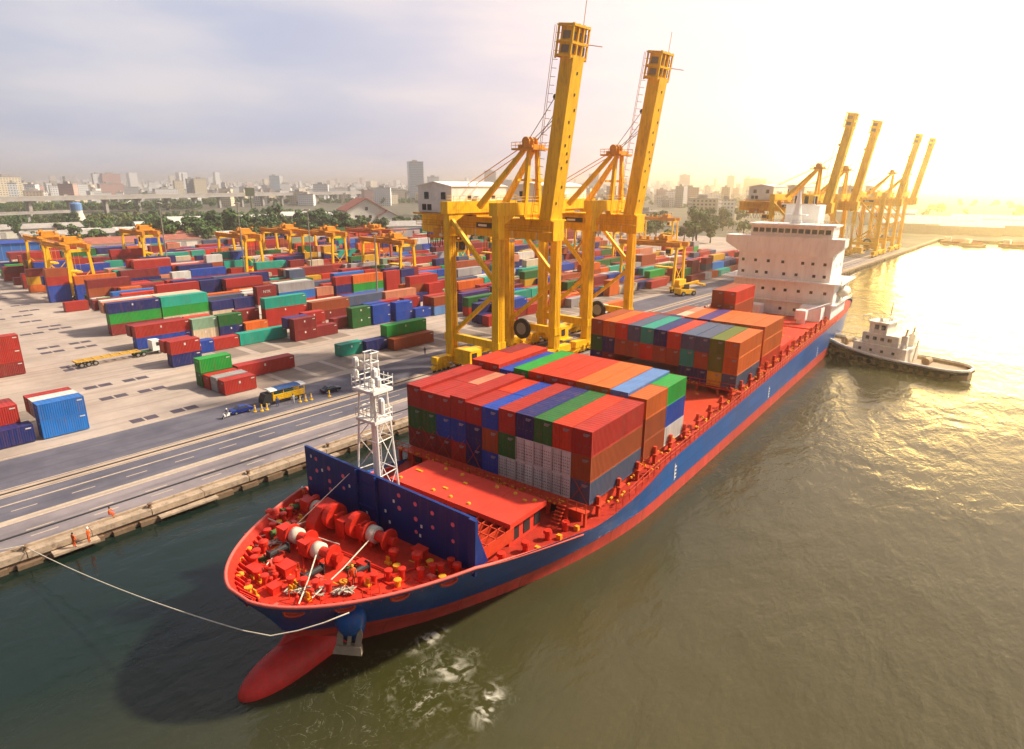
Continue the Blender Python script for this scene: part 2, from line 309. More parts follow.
lot_m = ground_material("lot_asphalt", (0.17, 0.135, 0.11), (0.27, 0.21, 0.17), 0.12, (0.12, 0.1, 0.09))
QX = -3.8
land = MB().add([(-9000, -700, GZ), (QX - 1.2, -700, GZ), (QX - 1.2, 566, GZ), (20, 574, GZ), (160, 600, GZ), (500, 640, GZ), (9000, 900, GZ), (9000, 12000, GZ), (-9000, 12000, GZ)],
                [tuple(range(9))]).build("ground", land_m); tag(land, kind="structure")
def sheet(name, x0, x1, y0, y1, k, m):
    o = MB().add([(x0, y0, GZ + .004 * k), (x1, y0, GZ + .004 * k), (x1, y1, GZ + .004 * k), (x0, y1, GZ + .004 * k)], [(0, 1, 2, 3)]).build(name, m); tag(o, kind="structure"); return o
sheet("yard_pavement", -330, QX - 1.25, -300, 470, 1, apron_m)
sheet("quay_road", -33.8, -13.4, -300, 466, 2, road_m)
sheet("quay_lane", -12.0, -5.6, -300, 466, 2, road2_m)
sheet("rail_strip", -22.6, -20.6, -300, 465, 3, pave_m)
paint = mat("road_paint", (0.50, 0.40, 0.30), 0.8, var=0.25, grime=0.6, gcol=(0.2, 0.17, 0.14), scale=1.5)
padm = ground_material("pad_asphalt", (0.045, 0.035, 0.055), (0.085, 0.065, 0.09), 0.6)
mk = MB()
for x, wd in ((-34.4, 0.3), (-22.9, 0.22), (-20.35, 0.22), (-17.8, 0.3), (-13.1, 0.5), (-12.2, 0.35), (-5.5, 0.25)):
    mk.box(x - wd / 2, x + wd / 2, -300, 465, GZ + .016, GZ + .018)
for x in (-15.6, -9.2, -7.4):
    for k in range(-30, 70): mk.box(x - .1, x + .1, k * 6.2, k * 6.2 + 2.6, GZ + .016, GZ + .018)
tag(mk.build("road_markings", paint), kind="structure")
rl = MB()
for x in (-21.5, -8.5): rl.box(x - .25, x - .09, -300, 460, GZ + .013, GZ + .05); rl.box(x + .02, x + .14, -300, 460, GZ + .013, GZ + .09)
tag(rl.build("crane_rails", M['dark']), kind="structure")
pd = MB()
for x, y, l in [(-141, 41.4, 5), (-130, 42.7, 5.4), (-123, 37.4, 5), (-125, 44.1, 5), (-103.5, 36.3, 4.4), (-98, 35.6, 4.6), (-103.6, 42.7, 4.5), (-98, 42.3, 4.5), (-62, 33.6, 4.6), (-61.8, 40.2, 4.4), (-52.8, 33.4, 4.4), (-52.4, 39.6, 4.6), (-36.9, 32.8, 4.1), (-36.8, 39.1, 4.3), (-81.6, 35, 4), (-78.5, 34.8, 4), (-150, 35, 5), (-152, 42, 5), (-168, 38, 5), (-172, 46, 5), (-160, 45.5, 5), (-190, 44, 5)]:
    for q in (0, l / 2 + .15): pd.box(x - 1.0, x + 1.0, y + q, y + q + l / 2 - .15, GZ + .009, GZ + .011)
tag(pd.build("yard_pads", padm), kind="structure")
# open parking bays of the stacking lots: darker asphalt panels with pale strips between
lt = MB()
for x0, x1, y0, y1 in ((-46.5, -36.6, 55.6, 230), (-73.5, -62, 69, 92), (-74, -63, 62, 69), (-56, -48.5, 6, 26)):
    y = y0
    while y < y1 - 1:
        lt.box(x0, x1, y, y + 5.2, GZ + .009, GZ + .011); y += 6.35
tag(lt.build("stacking_bays", lot_m), kind="structure")
st = MB()
for x in (-60.8, -50.2, -90.5, -80.8, -74.6, -48.2): st.box(x - .5, x + .5, 49, 240, GZ + .013, GZ + .015)
tag(st.build("gantry_runways", pave_m), kind="structure")

# quay wall: cap, stepped face, timber fenders
q = empty("quay_wall", (QX, 0, 0)); tag(q, "long weathered concrete quay wall along the river edge", "quay wall")
cap = MB(); y = -300; r2 = random.Random(3)
while y < 566:
    l = 5.8 + r2.random() * 0.6
    cap.box(-1.25, r2.uniform(-.03, .03), y, y + l - .08, 0.9, GZ + r2.uniform(-.02, .03)); y += l
cap.build("coping", M['concrete'], q)
fc = MB(); fc.box(-1.2, -.25, -300, 566, -1.5, 0.86); y = -300
while y < 566:
    fc.box(-.25, r2.uniform(.1, .35), y, y + 2.2, -1.2, r2.uniform(.45, .75)); y += 2.2 + r2.uniform(.2, 1.4)
fc.build("wall_face", M['rubberf'], q)
ed = MB(); ed.box(-1.5, -1.2, -300, 566, GZ + .02, GZ + .26); ed.build("kerb", M['concrete'], q)
fp = MB().box(.02, 1.1, 13.2, 17.6, .55, .8).box(.1, 1.0, 24, 31, .5, .72).box(.1, 1.0, 44, 49, .5, .72)
fp.build("fender_platform", M['concrete'], q)
# ------------------------------------------------------------------ shipping containers
CC = dict(maroon=(.27, .035, .035), red=(.46, .04, .03), scarlet=(.66, .06, .02), rust=(.40, .10, .035), orange=(.70, .17, .03), navy=(.018, .035, .17), blue=(.012, .085, .42), azure=(.02, .2, .58),
          slate=(.10, .14, .22), teal=(.015, .40, .30), green=(.02, .36, .06), forest=(.025, .17, .045), sage=(.26, .40, .28), white=(.72, .69, .64), cream=(.72, .58, .42), grey=(.42, .40, .40), yellow=(.70, .40, .03), olive=(.16, .21, .03), violet=(.09, .05, .22), sky=(.16, .32, .62), peach=(.66, .28, .17))
WORD = dict(maroon="maroon", red="red", scarlet="bright red", rust="rust brown", orange="orange", navy="navy", blue="blue", azure="bright blue", slate="slate grey", teal="teal", green="bright green", forest="dark green", sage="sage green", white="white", cream="cream", grey="light grey", yellow="yellow", olive="olive green", violet="violet", sky="pale blue", peach="peach")
CM = {k: mat("container_" + WORD[k].replace(" ", "_"), tuple(.9 * a ** 1.12 for a in v), 0.55, var=0.2, scale=0.5, streak=0.3, rust=0.4, grime=0.55, gcol=tuple(.5 * a + .5 * b for a, b in zip(v, (.2, .11, .07))), rand=0.10) for k, v in CC.items()}
bar_m = mat("door_bars", (.14, .12, .12), .6)
_cm = {}
def corr(mb, axis, c0, a0, a1, z0, z1, amp, pitch):
    """corrugated sheet: trapezoid ribs along y (axis 'x': wall at x=c0 ; axis 'z': roof at z=c0 spanning x z0..z1)"""
    n = max(4, int((a1 - a0) / pitch)); p = (a1 - a0) / n; pts = []
    for i in range(n): pts += [(a0 + i * p, 0), (a0 + (i + .3) * p, 0), (a0 + (i + .5) * p, 1), (a0 + (i + .8) * p, 1)]
    pts.append((a1, 0)); vs = []
    for y, d in pts:
        if axis == 'x': vs += [(c0 - (amp * d if c0 > 0 else -amp * d), y, z0), (c0 - (amp * d if c0 > 0 else -amp * d), y, z1)]
        else: vs += [(z0, y, c0 - amp * d), (z1, y, c0 - amp * d)]
    mb.add(vs, [(2 * i, 2 * i + 2, 2 * i + 3, 2 * i + 1) for i in range(len(pts) - 1)])
def body_mesh(L, H, c):
    k = (L, H, c)
    if k in _cm: return _cm[k]
    b = MB(); w = 1.219
    for x in (-w, w):
        for y in (0, L):
            xx = x - .08 if x > 0 else x; yy = y - .1 if y > 0 else y
            b.box(xx, xx + .08, yy, yy + .1, 0, H)
        xx = x - .06 if x > 0 else x
        b.box(xx, xx + .06, .1, L - .1, 0, .15); b.box(xx, xx + .06, .1, L - .1, H - .1, H)
    for y in (0, L - .08):
        b.box(-w + .08, w - .08, y, y + .08, 0, .14); b.box(-w + .08, w - .08, y, y + .08, H - .12, H)
    corr(b, 'x', -w + .005, .1, L - .1, .15, H - .1, .035, .28); corr(b, 'x', w - .005, .1, L - .1, .15, H - .1, .035, .28)
    corr(b, 'z', H - .012, .08, L - .08, -w + .06, w - .06, .02, .6)
    b.add([(-w + .08, .06, .14), (w - .08, .06, .14), (w - .08, .06, H - .12), (-w + .08, .06, H - .12)], [(0, 1, 2, 3)])
    b.add([(-w + .08, L - .05, .14), (w - .08, L - .05, .14), (w - .08, L - .05, H - .12), (-w + .08, L - .05, H - .12)], [(0, 1, 2, 3)])
    b.add([(-w, 0.02, .03), (w, 0.02, .03), (w, L - .02, .03), (-w, L - .02, .03)], [(0, 3, 2, 1)])
    _cm[k] = b.mesh("shipping_container", CM[c]); return _cm[k]
def door_mesh(H, c, side):
    k = ('d', H, c, side)
    if k in _cm: return _cm[k]
    b = MB(); x0, x1 = ((-1.12, -.012), (.012, 1.12))[side]
    b.box(x0, x1, .0, .045, .16, H - .14)
    for z in (.28 * H, .5 * H, .72 * H): b.box(x0 + .12, x1 - .12, -.012, 0, z - .1, z + .1)
    for x in (x0 + .3, x1 - .3): b.box(x - .02, x + .02, -.035, -.012, .1, H - .08); b.box(x - .02, x + .2, -.045, -.035, 1.1, 1.15, 1)
    if c == 'white':      # refrigerated boxes: dark latches, hinges and a seam of grilles
        for x in (x0 + .08, x0 + .3, x0 + .55, x1 - .3, x1 - .08):
            for j in range(6): b.box(x - .035, x + .035, -.05, -.036, .3 + j * .36, .42 + j * .36, 1)
        b.box(x0, x0 + .05, -.045, -.02, .1, H - .1, 1)
    _cm[k] = b.mesh("door", [CM[c], bar_m]); return _cm[k]
def container(x, y, z, L, H, c, label, group, frame=None, doors=True, rz=0):
    """x: centre across, y: end nearer the camera, z: underside; frame: matrix of the ship"""
    o = link("shipping_container", body_mesh(L, H, c))
    mtx = Matrix.Translation((x, y, z)) @ Matrix.Rotation(rz, 4, 'Z')
    o.matrix_world = (frame @ mtx) if frame else mtx
    tag(o, label, "container", group)
    if doors:
        for s in (0, 1): link("door", door_mesh(H, c, s), o, (0, .012, 0))
        if 'p' not in _cm:
            m = MB()
            m.box(.2, .26, -.05, -.042, -.24, .07)
            for k in range(3): m.box(.26, .95 - .12 * k, -.05, -.042, -.12 * k, -.12 * k + .07)
            _cm['p'] = m.mesh("code_plate", CM['grey'])
        if c != 'white': link("code_plate", _cm['p'], o, (0, 0, H - .42))
    return o
font_mats = {}
def lettering(o, text, size, c, y, z, L):
    """raised letters on the river-facing side of a container, as a part of it"""
    cu = bpy.data.curves.new("lettering", 'FONT'); cu.body = text; cu.size = size; cu.extrude = .01; cu.align_x = 'CENTER'
    tmp = bpy.data.objects.new("lettering_source", cu); col.objects.link(tmp); bpy.context.view_layer.update()
    me = bpy.data.meshes.new_from_object(tmp.evaluated_get(bpy.context.evaluated_depsgraph_get())); bpy.data.objects.remove(tmp)
    me.materials.clear(); me.materials.append(CM[c]); me.name = "lettering"
    t = link("lettering", me, o, (1.232, y, z)); t.rotation_euler = (pi / 2, 0, pi / 2); return t

# ------------------------------------------------------------------ container yard
SIDE = {'n': 2.59, 'h': 2.9}
def ordw(n): return ("first second third fourth fifth sixth seventh eighth ninth tenth eleventh twelfth thirteenth fourteenth fifteenth sixteenth seventeenth eighteenth nineteenth twentieth".split() + ["%dth" % k for k in range(21, 90)])[n]
LENW = {6.058: "short", 12.192: "long"}
yard = []      # dicts: x,y,z,L,H,c,row,stack,tier,ntier,zone
S, B40 = 6.058, 12.192
def stack(x, y, L, cols, zone):
    z = GZ + .15
    for i, c in enumerate(cols):
        H = 2.59 if (int(abs(x) * 10 + y) + i) % 3 else 2.72
        yard.append(dict(x=x, y=y, z=z, L=L, H=H, c=c, t=i, n=len(cols), zone=zone)); z += H + .012
HAND = [ # x, y, L, colours bottom to top
 (-39.6, 21.4, S, "azure azure"), (-42.2, 21.4, S, "maroon white"), (-44.8, 21.4, S, "red red"), (-39.8, 8.3, B40, "navy"), (-42.4, 7.4, B40, "maroon red"), (-45, 7.5, B40, "red maroon"), (-42.4, -6, B40, "red cream"), (-39.8, -5, B40, "blue"),
 (-62, 6, B40, "forest green"),
 (-83, 17, B40, "maroon red red"), (-85.6, 16.4, B40, "red red"), (-83, 4.5, B40, "maroon red"), (-88.2, 15, B40, "maroon"),
 (-39.6, 49.2, S, "red"), (-42.2, 49.0, S, "grey"), (-44.8, 48.8, S, "red"), (-47.4, 48.6, S, "forest green"), (-47.2, 55.6, B40, "red"),
 (-45.6, 91, B40, "forest green"), (-42.4, 90.4, B40, "rust"), (-46.8, 79, S, "teal"), (-45.4, 84.8, S, "navy"),
 (-72.9, 69, B40, "teal"), (-72.9, 62.7, S, "red"), (-72.7, 56.7, S, "blue"), (-65.4, 50.6, S, "navy red"), (-68, 50.3, S, "maroon red"),
 (-67.2, 80, S, "maroon maroon"), (-69.8, 79.6, S, "navy violet"), (-72.4, 86, S, "red red"), (-67.4, 86.2, S, "maroon"),
 (-69, 98, S, "forest forest"), (-71.6, 94, S, "maroon"), (-68.6, 104.5, S, "blue blue"), (-67.6, 111.6, S, "blue blue"), (-66.6, 117.8, S, "blue"), (-71.2, 104.4, S, "navy blue"), (-72.4, 111, S, "red red"),
 (-66, 124.5, S, "sky rust"), (-68.6, 124.5, B40, "maroon red"), (-71, 117.5, S, "red red"), (-64, 134, B40, "navy violet"), (-66.6, 137, B40, "red maroon"),
 (-86.6, 51.4, B40, "blue red"), (-85.6, 63.8, S, "cream sage"), (-85, 70, S, "navy forest"), (-84, 76.2, S, "orange"), (-85.2, 82.6, B40, "red red teal"), (-89.2, 51.2, B40, "navy maroon"), (-88.2, 63.6, S, "maroon scarlet"),
 (-84, 95.6, B40, "maroon rust"), (-86.6, 95.8, B40, "cream cream"), (-84.6, 108, B40, "navy slate"), (-87, 108, B40, "slate blue"), (-84, 121, B40, "red peach"), (-87.8, 76, S, "maroon maroon"),
 (-106.4, 52.6, B40, "maroon green navy"), (-106.6, 65.2, B40, "cream green teal"), (-109.2, 52.4, B40, "navy red peach"), (-109.2, 65.2, B40, "red cream cream"),
 (-106, 78, S, "cream navy"), (-106, 84.4, S, "navy navy"), (-105, 91, S, "white maroon maroon"), (-111.8, 53, B40, "navy orange white"), (-111.8, 65.4, B40, "red maroon cream"), (-114.4, 52, B40, "maroon red maroon"), (-114.4, 64.6, B40, "orange orange"),
 (-108.6, 91, S, "navy maroon"), (-105.4, 98, B40, "scarlet azure grey"), (-105.6, 111, S, "red peach"), (-107.8, 98, B40, "grey maroon white"), (-105.4, 118, S, "maroon navy red"), (-105, 124.4, B40, "sky green orange"), (-105, 138, S, "red red red"), (-105, 144.6, S, "red slate navy"),
 (-149.4, 54.4, S, "red"), (-170.6, 56, S, "blue blue red rust"), (-173, 55.6, S, "teal blue blue"), (-167, 62.6, B40, "blue blue orange"), (-197.6, 57, S, "orange yellow maroon"), (-209.6, 58, S, "maroon red"), (-222, 58, S, "maroon"), (-236, 58, B40, "red maroon"),
 (-118, 80, B40, "orange orange"), (-120.5, 92, B40, "navy orange"), (-118, 93, S, "white white"), (-126, 92, B40, "maroon maroon red"), (-134, 92, B40, "navy navy slate"), (-140, 78, S, "navy yellow"), (-140, 85, S, "rust forest"), (-142, 65, B40, "blue azure"), (-137, 66, B40, "red scarlet"),
]
for x, y, L, cs in HAND: stack(x, y, L, cs.split(), 'hand')
used = [(x, y, y + L) for x, y, L, _ in HAND]
pal = ["red"] * 18 + ["maroon"] * 14 + ["rust"] * 11 + ["scarlet"] * 6 + ["orange"] * 6 + ["navy"] * 12 + ["blue"] * 8 + ["azure"] * 3 + ["slate"] * 4 + ["teal"] * 5 + ["green"] * 3 + ["forest"] * 5 + ["sage"] * 2 + ["white"] * 4 + ["cream"] * 5 + ["grey"] * 4 + ["yellow"] * 2 + ["peach"] * 3
ry = random.Random(21)
def clear(x, a, b):
    return all(abs(x - ux) > 2.5 or b < ya + .1 or a > yb - .1 for ux, ya, yb in used)
blocks = []
for x0, n, ya, yb, lo, hi in (
    (-86.2, 3, 134, 230, 1, 3), (-105, 4, 78, 300, 1, 3), (-117.4, 2, 80, 300, 2, 3), (-126, 6, 72, 320, 1, 3), (-149.4, 5, 62, 330, 1, 3), (-170.6, 6, 76, 340, 2, 4), (-194, 6, 70, 350, 1, 4), (-218, 6, 64, 360, 2, 4), (-242, 5, 60, 360, 1, 3), (-262, 4, 66, 360, 2, 4),
    (-64.5, 4, 150, 320, 1, 3), (-44, 3, 124, 232, 0, 2), (-52.5, 3, 130, 330, 1, 2), (-40, 4, 236, 330, 1, 3), (-80, 3, 150, 330, 1, 3)):
    for i in range(n):
        x = x0 - 2.62 * i; y = ya + ry.uniform(0, 1.5)
        base = lo + (1 if i else 0)
        while y < yb:
            L = B40 if ry.random() < .62 else S
            if ry.random() < .10: y += L + .4; continue
            k = min(hi, max(lo, base + ry.choice((-1, 0, 0, 0, 1))))
            if k and clear(x, y, y + L):
                same = ry.random() < .3; c0 = ry.choice(pal)
                stack(x, y, L, [c0 if same else ry.choice(pal) for _ in range(k)], 'auto')
                used.append((x, y, y + L))
            y += L + .38
# name rows and stacks for the labels
def keyrow(d): return round(d['x'] / 2.9)
rows = sorted({keyrow(d) for d in yard}, reverse=True)
place = {}
for r in rows:
    ys = sorted({(round(d['y'], 1)) for d in yard if keyrow(d) == r})
    for i, yv in enumerate(ys): place[(r, yv)] = i
def tierw(d):
    if d['n'] == 1: return "alone on the ground"
    if d['t'] == d['n'] - 1: return "on top of"
    return "bottom of" if d['t'] == 0 else ("one up in" if d['t'] == 1 else "two up in")
def camd(d): return (Vector((d['x'], d['y'] + d['L'] / 2, d['z'])) - CAM).length
yard.sort(key=camd)
# what a roof or a river face hides completely is not built: keep tops, first faces and anything with a gap before it
def hidden(d):
    if d['t'] == d['n'] - 1: return False
    for e in yard:
        if e is not d and 2.0 < e['x'] - d['x'] < 3.3 and e['n'] > d['t'] + 1 and e['y'] <= d['y'] + 1.5 and e['y'] + e['L'] >= d['y'] + d['L'] - 1.5: return True
    return False
yard = [d for d in yard if not hidden(d)]
NY = 205
lett = {}
for i, d in enumerate(yard[:NY]):
    r = keyrow(d); s = place[(r, round(d['y'], 1))]; ri = rows.index(r)
    rw = "row nearest the quay road" if ri == 0 else "%s row back from the quay road" % ordw(ri)
    if d['n'] == 1: lab = "%s %s container alone at %s place, %s" % (WORD[d['c']], LENW[d['L']], ordw(s), rw)
    else: lab = "%s %s container %s %s stack, %s" % (WORD[d['c']], LENW[d['L']], tierw(d), ordw(s), rw)
    o = container(d['x'], d['y'], d['z'], d['L'], round(d['H'], 2), d['c'], lab, "containers stacked in the yard", None, camd(d) < 150)
    lett[(round(d['x'], 1), round(d['y'], 1), d['t'])] = o
for k, txt, sz, c, z in (((-105.0, 91.0, 2), "NYK", 1.15, 'white', .8), ((-107.8, 98.0, 2), "EVERGREEN", 1.3, 'green', .75), ((-39.6, 21.4, 1), "CMA", .6, 'white', 1.7)):
    if k in lett and txt != "CMA": lettering(lett[k], txt, sz, c, lett[k].dimensions.y / 2, z, 0)
# small white code plates and numbers that the nearest boxes carry
wm = CM['white']
for i, d in enumerate(yard[:80]):
    o = lett[(round(d['x'], 1), round(d['y'], 1), d['t'])]; m = MB(); H = d['H']
    m.box(1.226, 1.236, d['L'] - 1.0, d['L'] - .3, H - .55, H - .36)
    if i % 2: m.box(1.226, 1.236, d['L'] * .45, d['L'] * .45 + .35, H * .62, H * .8)
    m.build("code_plate", wm, o)
# the rest of the yard far behind: more of the same, past the three hundred
far = MB(); fm = list(CM.keys())
for d in yard[NY:]:
    k = fm.index(d['c']); x, y, z, L, H = d['x'], d['y'], d['z'], d['L'], d['H']
    far.box(x - 1.2, x + 1.2, y, y + L, z, z + H, k)
if yard[NY:]:
    fo = far.build("container_stacks", [CM[k] for k in fm]); tag(fo, "mass of stacked containers filling the far side of the yard", "containers", None, "stuff")
# ------------------------------------------------------------------ the container ship
SHIP = Matrix.Translation((25.084, 51.415, 0)) @ Matrix.Rotation(RD(4.0), 4, 'Z')
ship = empty("container_ship"); ship.matrix_world = SHIP
tag(ship, "large blue and red container ship berthed along the quay", "ship")
BM = 15.7
def cx(y):                       # centreline of the bow, a touch towards the river
    return 2.0 if y < -19 else (0.0 if y > 16 else 2.0 * (16 - y) / 35)
def sheer(y):
    if y < -19: return 8.1 + .25 * max(0, (-19 - y) / 14) ** 2
    if y < -3: return 8.1 + (4.1 - 8.1) * ((y + 19) / 16) ** .85
    if y < 14: return 4.1 + 1.2 * (y + 3) / 17
    return 5.45 + 1.6 * (y - 14) / 95
def hb(z, y):                    # half breadth of the hull at height z
    q = min(1, max(0, (z - 0) / 8.1)) ** 1.5
    y0 = -29.0 - 4.5 * q; Ln = 48 - 7 * q; mm = 1.0 + 1.0 * q
    t = (y - y0) / Ln
    if t <= 0: return 0.0
    b = BM * (1 - (1 - min(t, 1)) ** 2) ** (1 / mm)
    if y > 118: b *= 1 - .30 * ((y - 118) / 32) ** 2 * (1.3 - q * .8)
    return b
def y0z(z): return -29.0 - 4.5 * min(1, max(0, z / 8.1)) ** 1.5
YE = 150.0
NS = 64
def yline(z, i):                 # i-th station along the level z
    y0 = y0z(z); s = i / NS; s = s ** 2.1
    return y0 + (YE - y0) * s
def shell(z_of, rows, name, m, extra=None):
    mb = MB(); nr = len(rows)
    for side in (1, -1):
        vs = []; fs = []
        for r in rows:
            for i in range(NS + 1):
                z, y = z_of(r, i); vs.append((cx(y) + side * hb(z, y), y, z))
        for a in range(nr - 1):
            for i in range(NS): fs.append((a * (NS + 1) + i, a * (NS + 1) + i + 1, (a + 1) * (NS + 1) + i + 1, (a + 1) * (NS + 1) + i))
        mb.add(vs, fs)
    vs = []                      # transom
    for side in (1, -1):
        for r in rows:
            z, y = z_of(r, NS); vs.append((cx(y) + side * hb(z, y), y, z))
    mb.add(vs, [(a, a + 1, nr + a + 1, nr + a) for a in range(nr - 1)])
    bm = bmesh.new(); me = mb.mesh(name, m); bm.from_mesh(me); bmesh.ops.remove_doubles(bm, verts=bm.verts, dist=.01); bmesh.ops.recalc_face_normals(bm, faces=bm.faces); bm.to_mesh(me); bm.free()
    me.polygons.foreach_set("use_smooth", [True] * len(me.polygons))
    return link(name, me, ship)
def red(y): return 1.75 + max(0, y - 20) * .004 + max(0, -19 - y) * .13
def zr(r, i):                    # rows 0..1 from the waterline to the top of the boot topping
    z = -2.0 + r * 4.2; y = yline(max(z, 0), i); return (-2.0 + r * (2.0 + red(y)), y)
def zb(r, i):
    z = 1.75 + r * 6.35; y = yline(z, i); top = sheer(y); a = red(y); return (a + r * (top - a), yline(a + r * (top - a), i))
shell(zr, [k / 6 for k in range(7)], "boot_topping", M['boot'])
hull = shell(zb, [k / 10 for k in range(11)], "hull", M['hull'])
# bulbous bow
bp = []; rr = []
for k in range(19):
    s = k / 18; s = s ** 1.7; y = -34.9 + 17 * s
    rr.append(1.9 * sqrt(max(0.0, 1 - (1 - min(s / .30, 1)) ** 2)) * (1 - .12 * max(0, s - .5)) + .02); bp.append((2.9 - .9 * s, y, -.3 + .5 * (1 - abs(2 * s - .7))))
bulb = MB().tube(bp, rr, 20).build("bulbous_bow", M['bulb'], ship, smooth=True)
# red forefoot between the bulb and the stem
ff = MB(); rows = []
for y, w_, zt in ((-31.4, .5, 1.2), (-30.4, .6, 2.0), (-29.2, .8, 3.0), (-27.6, 1.3, 3.6), (-25.0, 2.3, 3.4)):
    rows.append([(2.0 - w_, y, -1), (2.0 - w_ * .95, y, zt * .5), (2.0 - w_ * .3, y, zt), (2.0 + w_ * .3, y, zt), (2.0 + w_ * .95, y, zt * .5), (2.0 + w_, y, -1)])
ff.add([p for r in rows for p in r], [(6 * a + i, 6 * a + i + 1, 6 * a + i + 7, 6 * a + i + 6) for a in range(4) for i in range(5)] + [(0, 1, 2, 3, 4, 5)])
ff.build("forefoot", M['bulb'], ship, smooth=True)
# decks
def deckpoly(ya, yb, z, inset=.06, n=40):
    L_ = []; R_ = []
    for k in range(n + 1):
        y = ya + (yb - ya) * k / n; h = max(.02, hb(z(y) if callable(z) else z, y) - inset); L_.append((cx(y) - h, y)); R_.append((cx(y) + h, y))
    mb = MB(); mb.add([(x, y, z(y) if callable(z) else z) for x, y in L_ + R_], [(k, k + 1, n + 2 + k, n + 1 + k) for k in range(n)])
    return mb
FD = 7.05
deckpoly(-32.6, -18.4, FD).build("forecastle_deck", M['deck'], ship)
deckpoly(-18.4, 150, lambda y: 4.0 if y < 5 else max(4.0, sheer(y) - .45), n=60).build("main_deck", M['low'], ship)
# bulwark lining and cap round the bow, with frames
bw = MB(); fr = MB(); cp = MB(); ALL = []
for side in (1, -1):
    P = []
    for k in range(41):
        y = -33.35 + (-3.2 + 33.35) * (k / 40) ** 1.6; z = sheer(y); P.append((y, z))
    line = []
    for y, z in P:
        base = min(FD if y < -18.4 else 4.0, z - .02); ht = max(0, hb(min(z, 8.3), y) - .14); hl = max(0, hb(base, y) - .14)
        line.append(((cx(y) + side * hl, y + (.5 if hl <= 0 else 0), base), (cx(y) + side * ht, y + .08, z), (cx(y) + side * max(0, ht + .1), y, z + .04)))
    vs = [q for l in line for q in l[:2]]
    bw.add(vs, [(2 * i, 2 * i + 2, 2 * i + 3, 2 * i + 1) for i in range(40)]); ALL.append([l[2] for l in line])
    for k in range(1, 40):
        if P[k][0] > -18.6: continue
        lo, hi_ = Vector(line[k][0]), Vector(line[k][1]); d = Vector((cx(P[k][0]) - lo.x, abs(P[k][0] + 19) * .5, 0)); d.normalize()
        fr.bar(lo.lerp(hi_, .55) + d * .05, lo + d * .5 + Vector((0, 0, .1)), .07, .5)
full = list(reversed(ALL[0])) + ALL[1]
cp.tube(full, .15, 6)
bw.build("bulwark", M['decko'], ship); cp.build("rail_cap", M['cap'], ship, smooth=True)
fr.build("bulwark_frames", M['decko'], ship)
# anchor pocket and anchor on the river side
ap = MB().lathe([(1.0, -1.6), (1.25, -.3), (1.25, .5), (1.0, 1.2)], (0, 0, 0), 14)
pk = ap.build("anchor_pocket", M['hull'], ship, smooth=True, loc=(7.6, -27.4, 5.2)); pk.rotation_euler = (0, RD(20), RD(-45))
an = MB().bar((0, 0, 0), (0, 0, 2.6), .36, .3).prism_y([(-1.15, -.2), (1.15, -.2), (1.0, .45), (-1.0, .45)], -.4, .4)
for s in (-1, 1): an.prism_y([(s * .95, .3), (s * .45, .3), (s * .55, 1.5), (s * .8, 1.9), (s * 1.0, 1.3)], -.16, .16)
ao = an.build("anchor", M['anchor'], ship, loc=(8.2, -28.3, 3.1)); ao.rotation_euler = (RD(-14), RD(8), RD(40))
# fairleads (panama chocks) in the bulwark
for x_, y_ in ((6.7, -31.3), (9.2, -28.6), (11.8, -25.0), (13.1, -21.2)):
    h = hb(7.4, y_); nx = Vector((1, -.9 if y_ < -26 else -.45, 0)).normalized(); c = Vector((cx(y_) + h + .02, y_, 7.5))
    t = nx.cross(Vector((0, 0, 1)))
    mb = MB(); ring = [c + t * (.75 * cos(a)) + Vector((0, 0, .36 * sin(a))) + nx * .05 for a in [2 * pi * k / 12 for k in range(13)]]
    mb.tube(ring, .13, 6); mb.bar(c - t * .62 - nx * .02, c + t * .62 - nx * .02, .12, .5)
    mb.build("fairlead", M['lash'], ship)
# draft marks
for x_, y_ in ((1, 18.5), (1, 60), (1, 97)):
    z = 3.3; h = hb(3.5, y_) + .02; mb = MB()
    for k in range(4): mb.box(h, h + .02, y_ + .1 * (k % 2), y_ + .55, z - .9 + .5 * k, z - .68 + .5 * k)
    mb.box(h, h + .02, y_ - .05, y_ + .1, z - 1.1, z + 1.2); mb.build("draft_mark", M['white'], ship)
# breakwater
BY = -18.6
bk = MB(); ztop = 12.35
def bkz(x): return 12.9 - (x + 10) * .028
xs = [-9.6, -1.4, 1.3, 13.35]
for a, b in zip(xs, xs[1:]):
    bk.add([(a, BY, FD - .2), (b, BY, FD - .2), (b, BY, bkz(b)), (a, BY, bkz(a)), (a, BY + .28, FD - .2), (b, BY + .28, FD - .2), (b, BY + .28, bkz(b)), (a, BY + .28, bkz(a))],
           [(0, 1, 2, 3), (7, 6, 5, 4), (3, 2, 6, 7), (0, 3, 7, 4), (1, 5, 6, 2), (0, 4, 5, 1)])
bk.bar((13.15, BY - .1, FD - .1), (13.3, BY - .1, bkz(13.5) + .02), .35, .8)
for x in (-1.4, 1.3): bk.box(x - .09, x + .09, BY - .3, BY, FD, bkz(x) - .05)
for z in (9.0, 10.2, 11.3): bk.box(-1.3, 1.2, BY - .16, BY, z, z + .1)
brk = bk.build("breakwater", M['navy'], ship)
for x in [-9.9 + 1.9 * k for k in range(13)]:
    if x > 13: continue
    MB().prism_x([(BY + .28, FD), (BY + 2.2, FD), (BY + .28, bkz(x) - .5)], x, x + .1).build("bracket", M['navy'], brk)
rb = random.Random(5)
